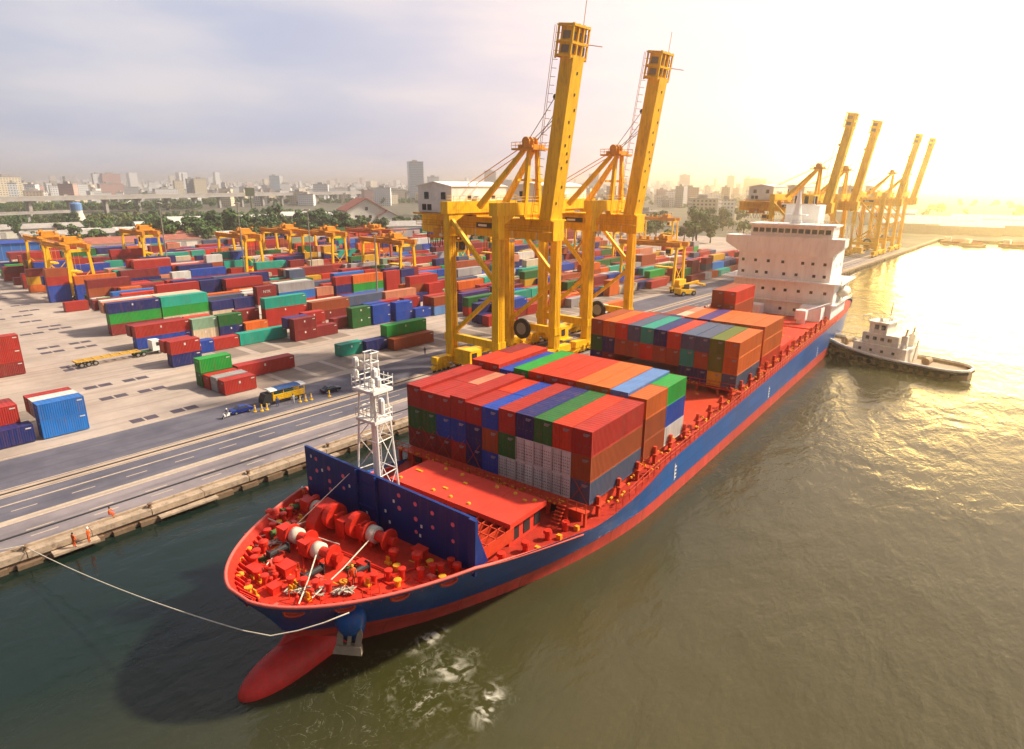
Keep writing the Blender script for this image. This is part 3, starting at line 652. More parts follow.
for x, zs in ((-7.8, (11.9, 10.6)), (-5.8, (11.4, 10.0, 9.1)), (-3.6, (11.2, 9.9)), (4.3, (11.6, 10.3)), (6.4, (11.4, 9.9, 8.6)), (8.5, (11.2, 9.8)), (-9.0, (9.4,)), (10.9, (10.9, 9.3))):
    for z in zs: MB().cyl((x, BY - .03, z), (x, BY + .0, z), .19 + rb.random() * .05, 10).build("round_hole", M['hole'], brk)
for x, z in ((-8.6, 12.0), (-6.9, 10.9), (-2.7, 10.4), (2.4, 9.4), (3.6, 10.8), (6.9, 8.4), (7.1, 9.4), (-.3, 8.3), (2.9, 8.4)):
    MB().cbox((x, BY - .02, z), (.22, .04, .3)).build("marking_plate", M['white'], brk)

# foremast: white column with legs, two platforms, ladders and lights
fm_ = MB(); mx, my = -.8, -16.6
fm_.tube([(mx, my, 5), (mx, my, 18.6), (mx, my, 21.2)], [.38, .34, .28], 14)
mast = fm_.build("foremast", M['white'], ship, smooth=True)
for dx, dy in ((-1.7, -1.2), (1.7, -1.2), (-1.3, 1.5), (1.4, 1.5)):
    MB().cyl((mx + dx * 1.15, my + dy * 1.1, 5.5), (mx + dx * .62, my + dy * .6, 20.4), .1, 8).build("mast_leg", M['white'], mast)
br = MB()
for z0, z1 in ((8.4, 12), (12, 15.4), (15.4, 18.2)):
    f0 = 1.15 - .53 * (z0 - 5.5) / 15; f1 = 1.15 - .53 * (z1 - 5.5) / 15
    C0 = [(mx + dx * f0, my + dy * f0, z0) for dx, dy in ((-1.7, -1.2), (1.7, -1.2), (1.4, 1.5), (-1.3, 1.5))]; C1 = [(mx + dx * f1, my + dy * f1, z1) for dx, dy in ((-1.7, -1.2), (1.7, -1.2), (1.4, 1.5), (-1.3, 1.5))]
    for i in range(4): br.cyl(C0[i], C1[(i + 1) % 4], .045, 6); br.cyl(C0[i], C0[(i + 1) % 4], .05, 6)
br.build("cross_bracing", M['white'], mast)
for z, w_, d_ in ((17.2, 1.35, 1.1), (20.2, 1.5, 1.2)):
    p = MB().box(mx - w_, mx + w_, my - d_, my + d_, z, z + .28); pl = p.build("mast_platform", M['white'], mast)
    rl_ = MB()
    for h in (.5, 1.0):
        for a, b in (((-w_, -d_), (w_, -d_)), ((w_, -d_), (w_, d_)), ((w_, d_), (-w_, d_)), ((-w_, d_), (-w_, -d_))): rl_.cyl((mx + a[0], my + a[1], z + .28 + h), (mx + b[0], my + b[1], z + .28 + h), .05, 5)
    for k in range(6):
        for sgn in (-1, 1): rl_.cyl((mx - w_ + k * w_ / 2.5, my + sgn * d_, z + .5), (mx - w_ + k * w_ / 2.5, my + sgn * d_, z + 1.6), .04, 5)
    rl_.build("railing", M['white'], pl)
ld = MB()
for s in (-.25, .25): ld.cyl((mx + .85 + s, my - .3, 6), (mx + .8 + s, my - .3, 20.2), .05, 5)
for k in range(36): ld.cyl((mx + .58, my - .3, 6.2 + k * .4), (mx + 1.08, my - .3, 6.2 + k * .4), .035, 5)
ld.build("ladder", M['white'], mast)
tp = MB()
for sx in (-.5, .5):
    for sy in (-.5, .5): tp.cyl((mx + sx, my + sy, 20.4), (mx + sx * .8, my + sy * .8, 23.9), .07, 6)
for z in (21.3, 22.2, 23.0, 23.9):
    for a, b in (((-.5, -.5), (.5, -.5)), ((.5, -.5), (.5, .5)), ((.5, .5), (-.5, .5)), ((-.5, .5), (-.5, -.5))): tp.cyl((mx + a[0], my + a[1], z), (mx + b[0], my + b[1], z), .06, 5)
tp.cyl((mx - 1.6, my, 22.8), (mx + 1.1, my, 22.3), .07, 6); tp.build("top_frame", M['white'], mast)
for x, z in ((-1.6, 21.4), (1.5, 21.2), (1.1, 21.9), (-1.5, 22.6), (1.8, 19.2), (1.8, 18.6)):
    MB().lathe([(.12, 0), (.3, .15), (.3, .75), (.18, 1.0)], (mx + x, my - .6, z - .3), 8).build("mast_lamp", M['white'], mast)
MB().cyl((mx - 1.4, -18.9, 12), (-4.6, -24.5, 7.4), .035, 5).build("stay_wire", M['rope'], mast)

# forecastle machinery: windlasses with drums, bollards, vents, ropes
def drum(x, y, z, r, l, ang, name="winch", wound=True):
    a = Vector((cos(ang), sin(ang), 0)); c = Vector((x, y, z)); b = MB()
    for s in (-1, 1): b.cyl(c + a * (s * l / 2 - .09), c + a * (s * l / 2 + .09), r * 1.25, 18)
    b.cyl(c - a * l / 2, c + a * l / 2, r * .62, 14); b.cyl(c + a * (l / 2), c + a * (l / 2 + .7), r * .45, 12); b.cyl(c + a * (l / 2 + .7), c + a * (l / 2 + .8), r * .6, 12)
    for s in (-.75, .75): b.bar(c + a * (s * l / 1.5) + Vector((0, 0, -z + FD)), c + a * (s * l / 1.5), .3, .9)
    b.cbox((x - a.x * (l / 2 + .9), y - a.y * (l / 2 + .9), z - .1), (1.2, 1.1, 1.3))
    o = b.build(name, M['decko'], ship, smooth=False)
    if wound:
        w_ = MB(); w_.cyl(c - a * (l * .42), c - a * (l * .08), r * .98, 16); w_.build("wound_rope", M['rope'], o, smooth=True)
    return o
drum(-1.7, -25.1, 8.2, .75, 2.2, RD(8)); drum(1.9, -25.4, 8.2, .75, 2.2, RD(8))
drum(4.0, -20.9, 8.4, .8, 2.4, RD(4)); drum(-4.6, -20.9, 8.3, .72, 1.6, RD(4))
def gypsy(x, y):
    b = MB(); b.cyl((x - .35, y, 8.6), (x + .35, y, 8.6), 1.25, 22); b.cyl((x - .5, y, 8.6), (x - .35, y, 8.6), 1.0, 18); b.cyl((x - 1.5, y, 8.6), (x + 1.3, y, 8.6), .3, 10)
    b.box(x - 1.9, x - .9, y - .9, y + 1.0, FD, 8.9); b.box(x + .6, x + .95, y - .5, y + .5, FD, 9.1); return b.build("windlass", M['decko'], ship)
gypsy(-1.9, -21.2); gypsy(1.2, -21.0)
cb = MB()      # the big red chain cover
cb.prism_x([(-23.2, FD), (-19.6, FD), (-19.6, 8.6), (-20.4, 9.6), (-22.0, 9.4), (-23.0, 8.2)], -3.9, -2.6); cb.build("chain_cover", M['decko'], ship)
def bollard(x, y, ang=0):
    a = Vector((cos(ang), sin(ang), 0)); b = MB()
    for s in (-.55, .55):
        b.lathe([(.26, 0), (.24, .75), (.36, .85), (.36, .98), (.2, 1.02)], (x + a.x * s, y + a.y * s, FD + .08), 12)
    b.cbox((x, y, FD + .06), (1.7 * abs(a.x) + .7 * abs(a.y), 1.7 * abs(a.y) + .7 * abs(a.x), .12)); return b.build("mooring_bollard", M['decko'], ship)
for x, y, a in ((7.3, -25.2, 40), (8.6, -23.3, 50), (10.4, -21.4, 70), (11.2, -19.9, 80), (3.2, -29.0, 30), (5.2, -28.1, 30), (-5.8, -25.6, 120), (-7.2, -22.9, 110), (-8.1, -20.4, 100), (0.2, -30.4, 0), (-2.8, -29.0, 140)):
    bollard(x, y, RD(a))
for x, y, h, r in ((8.9, -21.0, 1.7, .38), (6.6, -21.6, 1.4, .34), (-6.4, -20.0, 1.8, .32), (-8.0, -24.2, 1.5, .3), (-3.8, -27.6, 1.3, .34), (12.2, -19.6, 1.2, .3), (-.4, -28.4, 1.2, .36)):
    MB().lathe([(r * .7, 0), (r * .7, h * .6), (r * 1.3, h * .66), (r * 1.3, h * .9), (r * .6, h)], (x, y, FD), 12).build("deck_vent", M['decko'], ship)
for x, y, sx, sy, h in ((.6, -28.3, 1.4, 1.1, .9), (-1.4, -30.0, 1.2, .8, .7), (2.0, -30.4, .9, .8, .6), (8.0, -19.8, 1.2, .9, 1.0), (-6.6, -27.0, .9, .9, .6), (5.4, -24.0, 1.0, .7, .8)):
    MB().box(x - sx / 2, x + sx / 2, y - sy / 2, y + sy / 2, FD, FD + h).box(x - sx / 2 - .06, x + sx / 2 + .06, y - sy / 2 - .06, y + sy / 2 + .06, FD + h, FD + h + .07).build("deck_locker", M['decko'], ship)
for x, y in ((9.6, -20.2), (12.0, -21.2), (6.0, -26.6), (7.8, -22.4), (-8.6, -21.6), (-6.6, -24.2), (-1.6, -31.2), (-3.6, -30.0), (.6, -31.8), (-4.6, -28.6), (9.4, -23.8), (-7.6, -19.4)):
    MB().lathe([(.22, 0), (.22, .5), (.34, .52), (.34, .66), (.1, .7)], (x, y, FD), 8).build("yellow_cap", M['yel'], ship)
def rope_heap(name, x, y, rx, ry, ang, m, n=46, seed=1):
    q = random.Random(seed); pts = []
    for k in range(n):
        t = q.uniform(-1, 1) if k % 2 else (-1 + 2 * k / n); s_ = (1 if k % 2 else -1) * q.uniform(.5, 1)
        u_, v_ = t * rx, s_ * ry; pts.append((x + u_ * cos(ang) - v_ * sin(ang), y + u_ * sin(ang) + v_ * cos(ang), FD + .1 + q.random() * .28))
    return MB().tube(pts, .075, 5).build(name, m, ship, smooth=True)
rope_heap("rope_pile", -4.7, -26.8, 1.6, .5, RD(60), M['rope'], 60, 1); rope_heap("rope_pile", 4.3, -28.9, 1.7, .6, RD(30), M['rope'], 70, 2); rope_heap("rope_pile", 6.6, -27.1, 1.0, .5, RD(40), M['rope'], 44, 3)
rope_heap("net_pile", -6.4, -24.4, .9, .6, RD(60), M['netting'], 40, 4); rope_heap("net_pile", 4.6, -24.6, .6, .5, 0, M['netting'], 30, 5); rope_heap("net_pile", -2.6, -28.4, .6, .4, 0, M['netting'], 26, 6)
for a, b in (((-7.4, -24.8, 8.0), (1.2, -23.2, 7.6)), ((-4.6, -24.5, 7.4), (-1.0, -29.5, 7.4)), ((3.6, -21.6, 8.3), (5.9, -29.6, 7.7)), ((-3.4, -20.8, 8.2), (-6.2, -27.8, 7.5)), ((1.8, -26.1, 8.2), (5.6, -30.6, 7.6))):
    MB().tube([a, tuple((p + q_) / 2 - (.18 if i == 2 else 0) for i, (p, q_) in enumerate(zip(a, b))), b], .06, 6).build("deck_rope", M['rope'], ship)
yl = MB()
for a, b in (((-5.2, -19.4), (-3.6, -27.0)), ((-4.6, -19.4), (-3.0, -27.0)), ((7.2, -19.9), (10.6, -19.5)), ((7.4, -20.6), (11.8, -20.0)), ((-.6, -27.4), (5.4, -26.6)), ((-.2, -27.4), (-1.6, -31.2))):
    yl.bar((a[0], a[1], FD + .012), (b[0], b[1], FD + .012), .12, .012)
yl.build("walkway_line", M['yel'], ship)

# pipes, stands and small gear crowding the forecastle
q = random.Random(31)
for a, b in (((-6.0, -22.6), (3.6, -28.6)), ((9.4, -19.6), (5.6, -28.4)), ((-1.2, -23.6), (7.4, -23.0)), ((-8.4, -20.2), (-5.0, -27.6)), ((0.4, -27.0), (0.9, -31.6))):
    z = FD + .16; MB().tube([(a[0], a[1], z), ((a[0] + b[0]) / 2 + .3, (a[1] + b[1]) / 2, z), (b[0], b[1], z)], .09, 6).build("deck_pipe", M['decko'], ship)
def fore_spot():
    while True:
        y = q.uniform(-31.8, -19.3); h = hb(FD, y) - .7; x = cx(y) + q.uniform(-h, h)
        if not (-4.4 < x < 6.2 and -26.6 < y < -19.2): return x, y
for k in range(46):
    x, y = fore_spot(); r = q.uniform(.08, .2); t = k % 4
    if t == 0: MB().lathe([(r, 0), (r, .5), (r * 1.7, .55), (r * 1.7, .72), (r * .4, .8)], (x, y, FD), 8).build("air_pipe", M['decko'], ship)
    elif t == 1: MB().box(x - .3, x + .3, y - .2, y + .2, FD, FD + q.uniform(.2, .5)).box(x - .22, x + .22, y - .05, y + .05, FD + .2, FD + q.uniform(.6, .8)).build("roller_stand", M['yel'], ship)
    elif t == 2: MB().tube([(x - .4, y, FD), (x - .4, y, FD + .8), (x + .4, y + .2, FD + .8), (x + .4, y + .2, FD)], .05, 6).build("pipe_guard", M['lash'], ship)
    else: MB().box(x - .35, x + .35, y - .25, y + .25, FD, FD + .28).box(x - .3, x + .3, y - .2, y + .2, FD + .28, FD + .34).build("hatch_lid", M['cap'], ship)
for x, y in ((-7.9, -22.0), (-5.2, -25.0), (3.0, -27.4), (5.8, -24.8), (-2.2, -27.2)):
    b_ = MB(); b_.tube([(x, y - .9, FD + .6), (x, y + .9, FD + .6)], .28, 10).box(x - .3, x + .3, y - 1.0, y - .9, FD, FD + 1.0).box(x - .3, x + .3, y + .9, y + 1.0, FD, FD + 1.0); b_.build("hose_reel", M['netting'] if x < -5 else M['dark'], ship)
for k in range(9): MB().box(-12 + 2.6 * k, -10.6 + 2.6 * k, -.86, -.79, 4.1, 5.3).build("coaming_opening", M['dark'], ship)
for k in range(8): MB().box(-5.4 + 2.0 * k, -4.2 + 2.0 * k, -9.56, -9.48, 4.4, 6.0).build("hatch_opening", M['dark'], ship)
for k in range(3): MB().box(10.08, 10.16, -9.0 + 1.9 * k, -7.9 + 1.9 * k, 4.4, 6.0).build("hatch_opening", M['dark'], ship)
for k in range(26):
    x = q.uniform(-9, 12.6); y = q.choice((q.uniform(-17.6, -10.6), q.uniform(-3.2, -2.2))); 
    if abs(x) > hb(4, y) - 1: continue
    (MB().box(x - .4, x + .4, y - .25, y + .25, 4.0, 4.0 + q.uniform(.3, 1.0)) if k % 2 else MB().tube([(x, y, 4.0), (x, y, 5.1), (x + .8, y, 5.1), (x + .8, y, 4.0)], .05, 6)).build("deck_fitting", (M['yel'], M['lash'], M['decko'])[k % 3], ship)
# hatch covers and coamings
def hatch(x0, x1, y0, y1, z0, z1, cones=True, seed=1):
    h = MB(); h.box(x0, x1, y0, y1, z1 - .55, z1); h.box(x0 + .5, x1 - .5, y0 + .5, y1 - .5, z0, z1 - .55)
    for k in range(1, 4): xx = x0 + (x1 - x0) * k / 4; h.box(xx - .05, xx + .05, y0 - .04, y1 + .04, z1 - .5, z1 + .03)
    o = h.build("hatch_cover", M['hatch'], ship); q = random.Random(seed); c = MB()
    if cones:
        for i in range(7):
            for j in (0, 1):
                px, py = x0 + 1 + (x1 - x0 - 2) * i / 6, y0 + .8 + (y1 - y0 - 1.6) * j
                if q.random() < .75: MB().lathe([(.26, 0), (.2, .14), (.1, .2)], (px, py, z1 + .0), 8).build("lashing_point", M['yel'], o)
        for i in range(4): MB().cbox((q.uniform(x0 + 1, x1 - 1), q.uniform(y0 + 1, y1 - 1), z1 + .05), (q.uniform(.4, 1.0), .3, .1)).build("cover_plate", M['yel'], o)
    return o
hatch(-6.6, 10.6, -10.0, -3.6, 4.0, 6.85, True, 1)
hatch(-12.4, 13.2, 26.6, 45.4, 4.6, 5.6, True, 2)
hatch(-12.6, 12.6, 88.5, 102, 5.4, 7.0, True, 3); hatch(-12.6, 12.6, 103.4, 115.5, 5.4, 7.0, True, 4)
hatch(3.2, 12.8, 73.4, 87.6, 5.2, 8.0, True, 5)
co = MB(); co.box(-13.3, 13.3, -.8, 116, 3.6, 5.62); co.build("cargo_coaming", M['lash'], ship)
# cross deck between hatch and first stack: lashing bridge with rails and yellow gear
def bridge(y, z0, z1, x0=-15, x1=15.2, legs=11, gear=True, seed=3):
    b = MB(); q = random.Random(seed)
    b.box(x0, x1, y, y + .9, z1 - .12, z1)
    for k in range(legs):
        x = x0 + .3 + (x1 - x0 - .6) * k / (legs - 1); b.box(x - .14, x + .14, y + .25, y + .65, z0, z1 - .12)
    for h in (.5, 1.05): b.cyl((x0, y, z1 + h), (x1, y, z1 + h), .05, 5)
    for k in range(legs * 2): x = x0 + (x1 - x0) * k / (legs * 2 - 1); b.cyl((x, y, z1), (x, y, z1 + 1.05), .045, 5)
    o = b.build("lashing_bridge", M['lash'], ship)
    if gear:
        g = MB()
        for k in range(46): g.cbox((q.uniform(x0 + .5, x1 - .5), y + q.uniform(-.2, .7), z1 + q.uniform(.05, .3)), (q.uniform(.12, .34), q.uniform(.1, .2), q.uniform(.1, .24)))
        g.build("lashing_gear", M['yel'], o)
    return o
bridge(-1.9, 3.6, 5.75, -14.2, 14.4, 13); bridge(12.28, 3.8, 5.9, -14.6, 15, 9, True, 4) ; bridge(46.0, 4.8, 6.8, -14.6, 15, 9, True, 5); bridge(25.3, 4.2, 6.0, -14.6, 15, 9, True, 6); bridge(59.5, 5, 7.2, -14.6, 15, 7, True, 7)
# port-side walkway: stanchions, rails and lashing posts seen as an orange-red fringe
for s in (1, -1):
    rail = MB(); y = 3.0
    for h in (.55, 1.1): rail.tube([(s * (BM - .25), yy, sheer(yy) + h) for yy in (6, 14, 40, 80, 117)], .045, 5)
    while y < 117: rail.cyl((s * (BM - .25), y, sheer(y) - .3), (s * (BM - .25), y, sheer(y) + 1.1), .05, 5); y += 1.6
    rail.build("side_railing", M['lash'], ship)
    for k in range(24):
        y = 1.5 + k * 4.75; p = MB(); zb_ = sheer(y) - .4; q = random.Random(k)
        p.box(s * 14.0 - .2, s * 14.0 + .2, y - .2, y + .2, zb_, zb_ + 2.3); p.bar((s * 14.0, y, zb_ + 2.2), (s * 13.35, y + .8, zb_ + 1.0), .2); p.box(s * 14 - .45, s * 14 + .45, y - .5, y + .9, zb_ + 1.25, zb_ + 1.4)
        p.build("pedestal", M['lash'], ship)
        g = MB()
        for j in range(5): g.cbox((s * 14.2 + q.uniform(-.5, .8), y + q.uniform(0, 4), zb_ + q.uniform(.3, 1.3)), (.2, q.uniform(.15, .5), .2))
        g.build("lashing_gear", M['yel'], ship)
# grating, steps and frames on the lower deck between hatch and breakwater
for x, y, l in ((8.6, -13.5, 7), (-7, -13.5, 6)):
    g = MB()
    for k in range(5): g.box(x - 2 + k, x - 1.9 + k, y - 3, y - 3 + l, 5.0, 6.4); g.box(x - 2.1, x + 2.1, y - 3 + k * l / 5, y - 2.9 + k * l / 5, 6.3, 6.4)
    g.build("deck_frame", M['lash'], ship)
for x, y in ((12.4, -6), (11.9, -9.2), (12.9, -3.4), (11.2, -12.2), (9.4, -15.2), (5.5, -14.2), (2.4, -15.0)):
    MB().lathe([(.3, 0), (.3, .7), (.48, .8), (.4, 1.1)], (x, y, 4.0), 10).build("deck_vent", M['decko'], ship)
    MB().cbox((x + .9, y + .8, 4.25), (.5, .4, .5)).build("yellow_box", M['yel'], ship)
sd_ = MB()
for k in range(8): sd_.box(11.2, 12.2, -4.2 + .25 * k, -3.95 + .25 * k, 4.0 + .3 * k, 4.06 + .3 * k)
sd_.build("steps", M['lash'], ship)

# ------------------------------------------------------------------ superstructure
SY = 118.0
sp = MB(); sp.box(-11.0, 13.6, SY, SY + 17, 5.6, 15.5); sp.box(-10.6, 12.2, SY + .6, SY + 14, 15.8, 25.4)
house = sp.build("superstructure", M['ivory'], ship)
dk = MB(); dk.box(-14.2, 15.2, SY - 1.2, SY + 18, 15.5, 15.8); dk.box(-12.2, 14.6, SY - .6, SY + 17.5, 10.3, 10.5); dk.build("accommodation_deck", M['ivory'], house)
wg = MB().prism_y([(-14.4, 25.4), (14.4, 25.4), (14.4, 24.5), (12.2, 22.3), (12.2, 22.0), (-10.6, 22.0), (-10.6, 22.3), (-14.4, 24.5)], SY + .3, SY + 5).box(-14.4, 14.4, SY + .3, SY + 5, 25.4, 26.4)
wg.build("bridge_wing", M['ivory'], house)
wh = MB().box(-8.2, 11.4, SY + .8, SY + 8, 26.4, 29.2).box(-8.8, 12.0, SY + .2, SY + 8.4, 29.2, 29.6); whl = wh.build("wheelhouse", M['ivory'], house)
for k in range(12): MB().box(-7.7 + k * 1.58, -6.5 + k * 1.58, SY + .72, SY + .8, 27.3, 28.5).build("bridge_window", M['glass'], whl)
for z, xs_ in ((23.2, (-9, -6.8, -4.2, -1.2, 1.0, 3.4, 7.2, 9.4)), (20.2, (-9.4, -6.2, -3.0, .6, 5.4, 7.8, 10.6)), (17.2, (-9.2, -5.6, -3.2, 1.2, 4.2, 8.4, 10.8)), (13.2, (-9.0, -6, -3.4, -.6, 2.2, 5.4, 8.4, 11.6)), (8.4, (-8, -4, 1.5, 5, 7, 9.5))):
    for x in xs_:
        yy = SY + .6 if z > 15.8 else SY
        MB().box(x - .36, x + .36, yy - .05, yy + .02, z - .36, z + .36).build("porthole", M['glass'], house)
for z, yy in ((19.5, 124), (23, 126), (19.5, 129), (13, 122), (13, 127), (13, 131)):
    xx = 12.2 if z > 15.8 else 13.6; MB().box(xx - .02, xx + .05, yy - .4, yy + .4, z - .4, z + .4).build("porthole", M['glass'], house)
rg = MB()
for (xa, xb, yy, z) in ((-14.2, 15.2, SY - 1.1, 15.8), (-14.4, 14.4, SY + .35, 26.4), (-8.8, 12, SY + .3, 29.6), (-12.2, 14.6, SY - .55, 10.5)):
    for h in (.5, 1.0): rg.cyl((xa, yy, z + h), (xb, yy, z + h), .06, 5)
    for k in range(18): x = xa + (xb - xa) * k / 17; rg.cyl((x, yy, z), (x, yy, z + 1.0), .05, 5)
for z in (15.8, 10.5):
    for h in (.5, 1.0): rg.cyl((15.1, SY - 1, z + h), (15.1, SY + 17, z + h), .06, 5)
    for k in range(12): rg.cyl((15.1, SY - 1 + k * 1.6, z), (15.1, SY - 1 + k * 1.6, z + 1.0), .05, 5)
rg.build("railing", M['white'], house)
rm = MB().tube([(1.5, SY + 5, 29.4), (1.5, SY + 5, 33), (1.5, SY + 5, 37.5)], [1.5, .9, .35], 10).box(-2.6, 5.6, SY + 4.7, SY + 5.3, 34.2, 34.5).box(-1, 4, SY + 3.8, SY + 6, 31.6, 31.9)
for x in (-2.2, 5.2, .3): rm.cyl((x, SY + 5, 34.4), (x, SY + 5, 36.4), .07, 5)
rm.build("radar_mast", M['ivory'], house)
fn = MB().box(-3.2, 5.2, SY + 12, SY + 19, 25, 34.0); fnl = fn.build("funnel", M['ivory'], house); 
for x in (-1.4, 1, 3.2): MB().cyl((x, SY + 15, 34), (x, SY + 15, 36.2), .5, 10).build("exhaust_pipe", M['dark'], fnl)
for k in range(3): MB().cyl((14.3 - .2 * k, SY + 2 + 5 * k, 26.2), (14.3 - .2 * k, SY + 2 + 5 * k, 31 - k), .08, 6).build("antenna", M['white'], house)
# free-hanging boat, davit and stores crane on the river side
lb = MB(); n = 12
pts = [(14.4, SY + 5 + 7 * k / n, 13.0) for k in range(n + 1)]; lb.tube(pts, [1.35 * sqrt(max(.02, 1 - (2 * k / n - 1) ** 4)) for k in range(n + 1)], 12)
lbo = lb.build("lifeboat", mat("lifeboat_white", (.8, .72, .6), .4), ship, smooth=True)
MB().bar((13.8, SY + 6, 10.5), (14.8, SY + 6, 15.2), .25).bar((13.8, SY + 11, 10.5), (14.8, SY + 11, 15.2), .25).build("davit", M['white'], ship)
MB().lathe([(1.0, 0), (1.0, 3), (.8, 3.4)], (9.0, 108.5, 7), 14).bar((9, 108.5, 9.6), (14, 113, 11.6), .5, .5).cbox((9, 108, 9.2), (2.4, 2.0, 2.2)).build("stores_crane", M['ivory'], ship)
MB().box(7.4, 12.4, 112.5, 116.6, 7, 10.4).box(-6, -2, 112.5, 116, 7, 9.6).build("deck_house", M['ivory'], ship)

# ------------------------------------------------------------------ containers on the ship
def X(c): return -12.5 + 2.5 * c
def colname(c):
    if c == 0: return "quayside column"
    if c == 10: return "riverside column"
    if c == 5: return "middle column"
    return "%s column from %s" % (ordw(c if c < 5 else 10 - c), "quay" if c < 5 else "river")
def bay(y, top, rowsdef, name, zt):
    """rowsdef: per column list of colours from the top; 'a|b' are two short boxes, near and far; hi flags by *"""
    for c, cells in enumerate(rowsdef):
        z = zt(c)
        for t, cell in enumerate(cells):
            if cell is None: continue
            hi = cell.endswith('*'); cell = cell.rstrip('*'); H = 2.9 if (hi or t in (1,)) else 2.59
            z -= H + .02
            tw = ("top tier", "second tier down", "third tier down", "fourth tier down")[t]
            for j, cc in enumerate(cell.split('|')):
                short = '|' in cell; L = S if short else B40
                if not cc or cc == '-': continue
                lab = "%s%s container, %s, %s, %s" % ((("near short ", "far short ")[j] if short else ""), WORD[cc], tw, colname(c), name)
                container(X(c), y + j * 6.13, z, L, H, cc, lab, "containers stowed on the ship", SHIP)
bay(0, 14.2, [["red*", "forest", "maroon"], ["red|red", "forest", "maroon"], ["red|peach", "blue", "maroon"], ["red*", "blue", "red"], ["red|scarlet", "navy", "navy"], ["blue|blue", "rust", "blue"],
              ["red*", "forest", "white"], ["navy*", "white", "white"], ["forest*", "white", "white"], ["scarlet*", "white", "white"], ["red*", "rust", "slate"]], "bow stack",
    lambda c: 14.2 if c in (0, 3, 6, 7, 8, 9, 10) else 13.86)
bay(12.95, 14.6, [["scarlet|maroon", "maroon"], ["scarlet*", "maroon"], ["blue", "navy"], ["green*", "forest"], ["scarlet*", "maroon"], ["scarlet*", "maroon"], ["scarlet*", "rust"], ["orange*", "rust"], ["orange*", "rust"], ["sky", "blue", "blue"], ["orange|green", "rust|blue", "rust|white"]],
    "second ship stack", lambda c: {2: 14.2, 10: 14.3, 9: 14.65}.get(c, 14.75))
bay(47.0, 15, [["rust*", "forest", "navy"], ["orange*", "navy", "maroon"], ["scarlet*", "rust"], ["slate*", "rust"], ["teal*", "scarlet"], ["navy*", "rust"], ["scarlet*", "rust"], ["slate", "teal", "navy"], ["slate", "rust", "navy"], ["olive", "olive", "yellow"], ["orange", "orange", "slate"]],
    "third ship stack", lambda c: 15.2 - .05 * c)
bay(60.4, 15, [["rust"], ["maroon"], ["navy"], ["red"], ["red"], ["orange", "rust"], ["violet", "rust"], ["orange", "rust"], ["orange", "rust"], ["orange", "rust"], ["orange", "orange", "scarlet"]],
    "fourth ship stack", lambda c: 15.0 if c > 4 else 12.6)
bay(74.2, 18, [[None], [None], [None], [None], [None], ["rust", "rust", "maroon", "rust"], ["scarlet", "rust", "rust", "rust"]], "tall pile by the superstructure", lambda c: 18.4)
bay(74.2, 12, [[None], ["rust|rust"], ["cream|peach"]], "low pile by the superstructure", lambda c: 12.2)
# lashing rods crossed over the lower tier of the bow stack
for c in (0, 1, 2, 3, 4, 10):
    r_ = MB()
    for s in (-1, 1): r_.cyl((X(c) - s * 1.1, -.12, 5.8), (X(c) + s * 1.1, -.12, 8.9), .03, 5)
    r_.build("lashing_rods", M['lash'], ship)
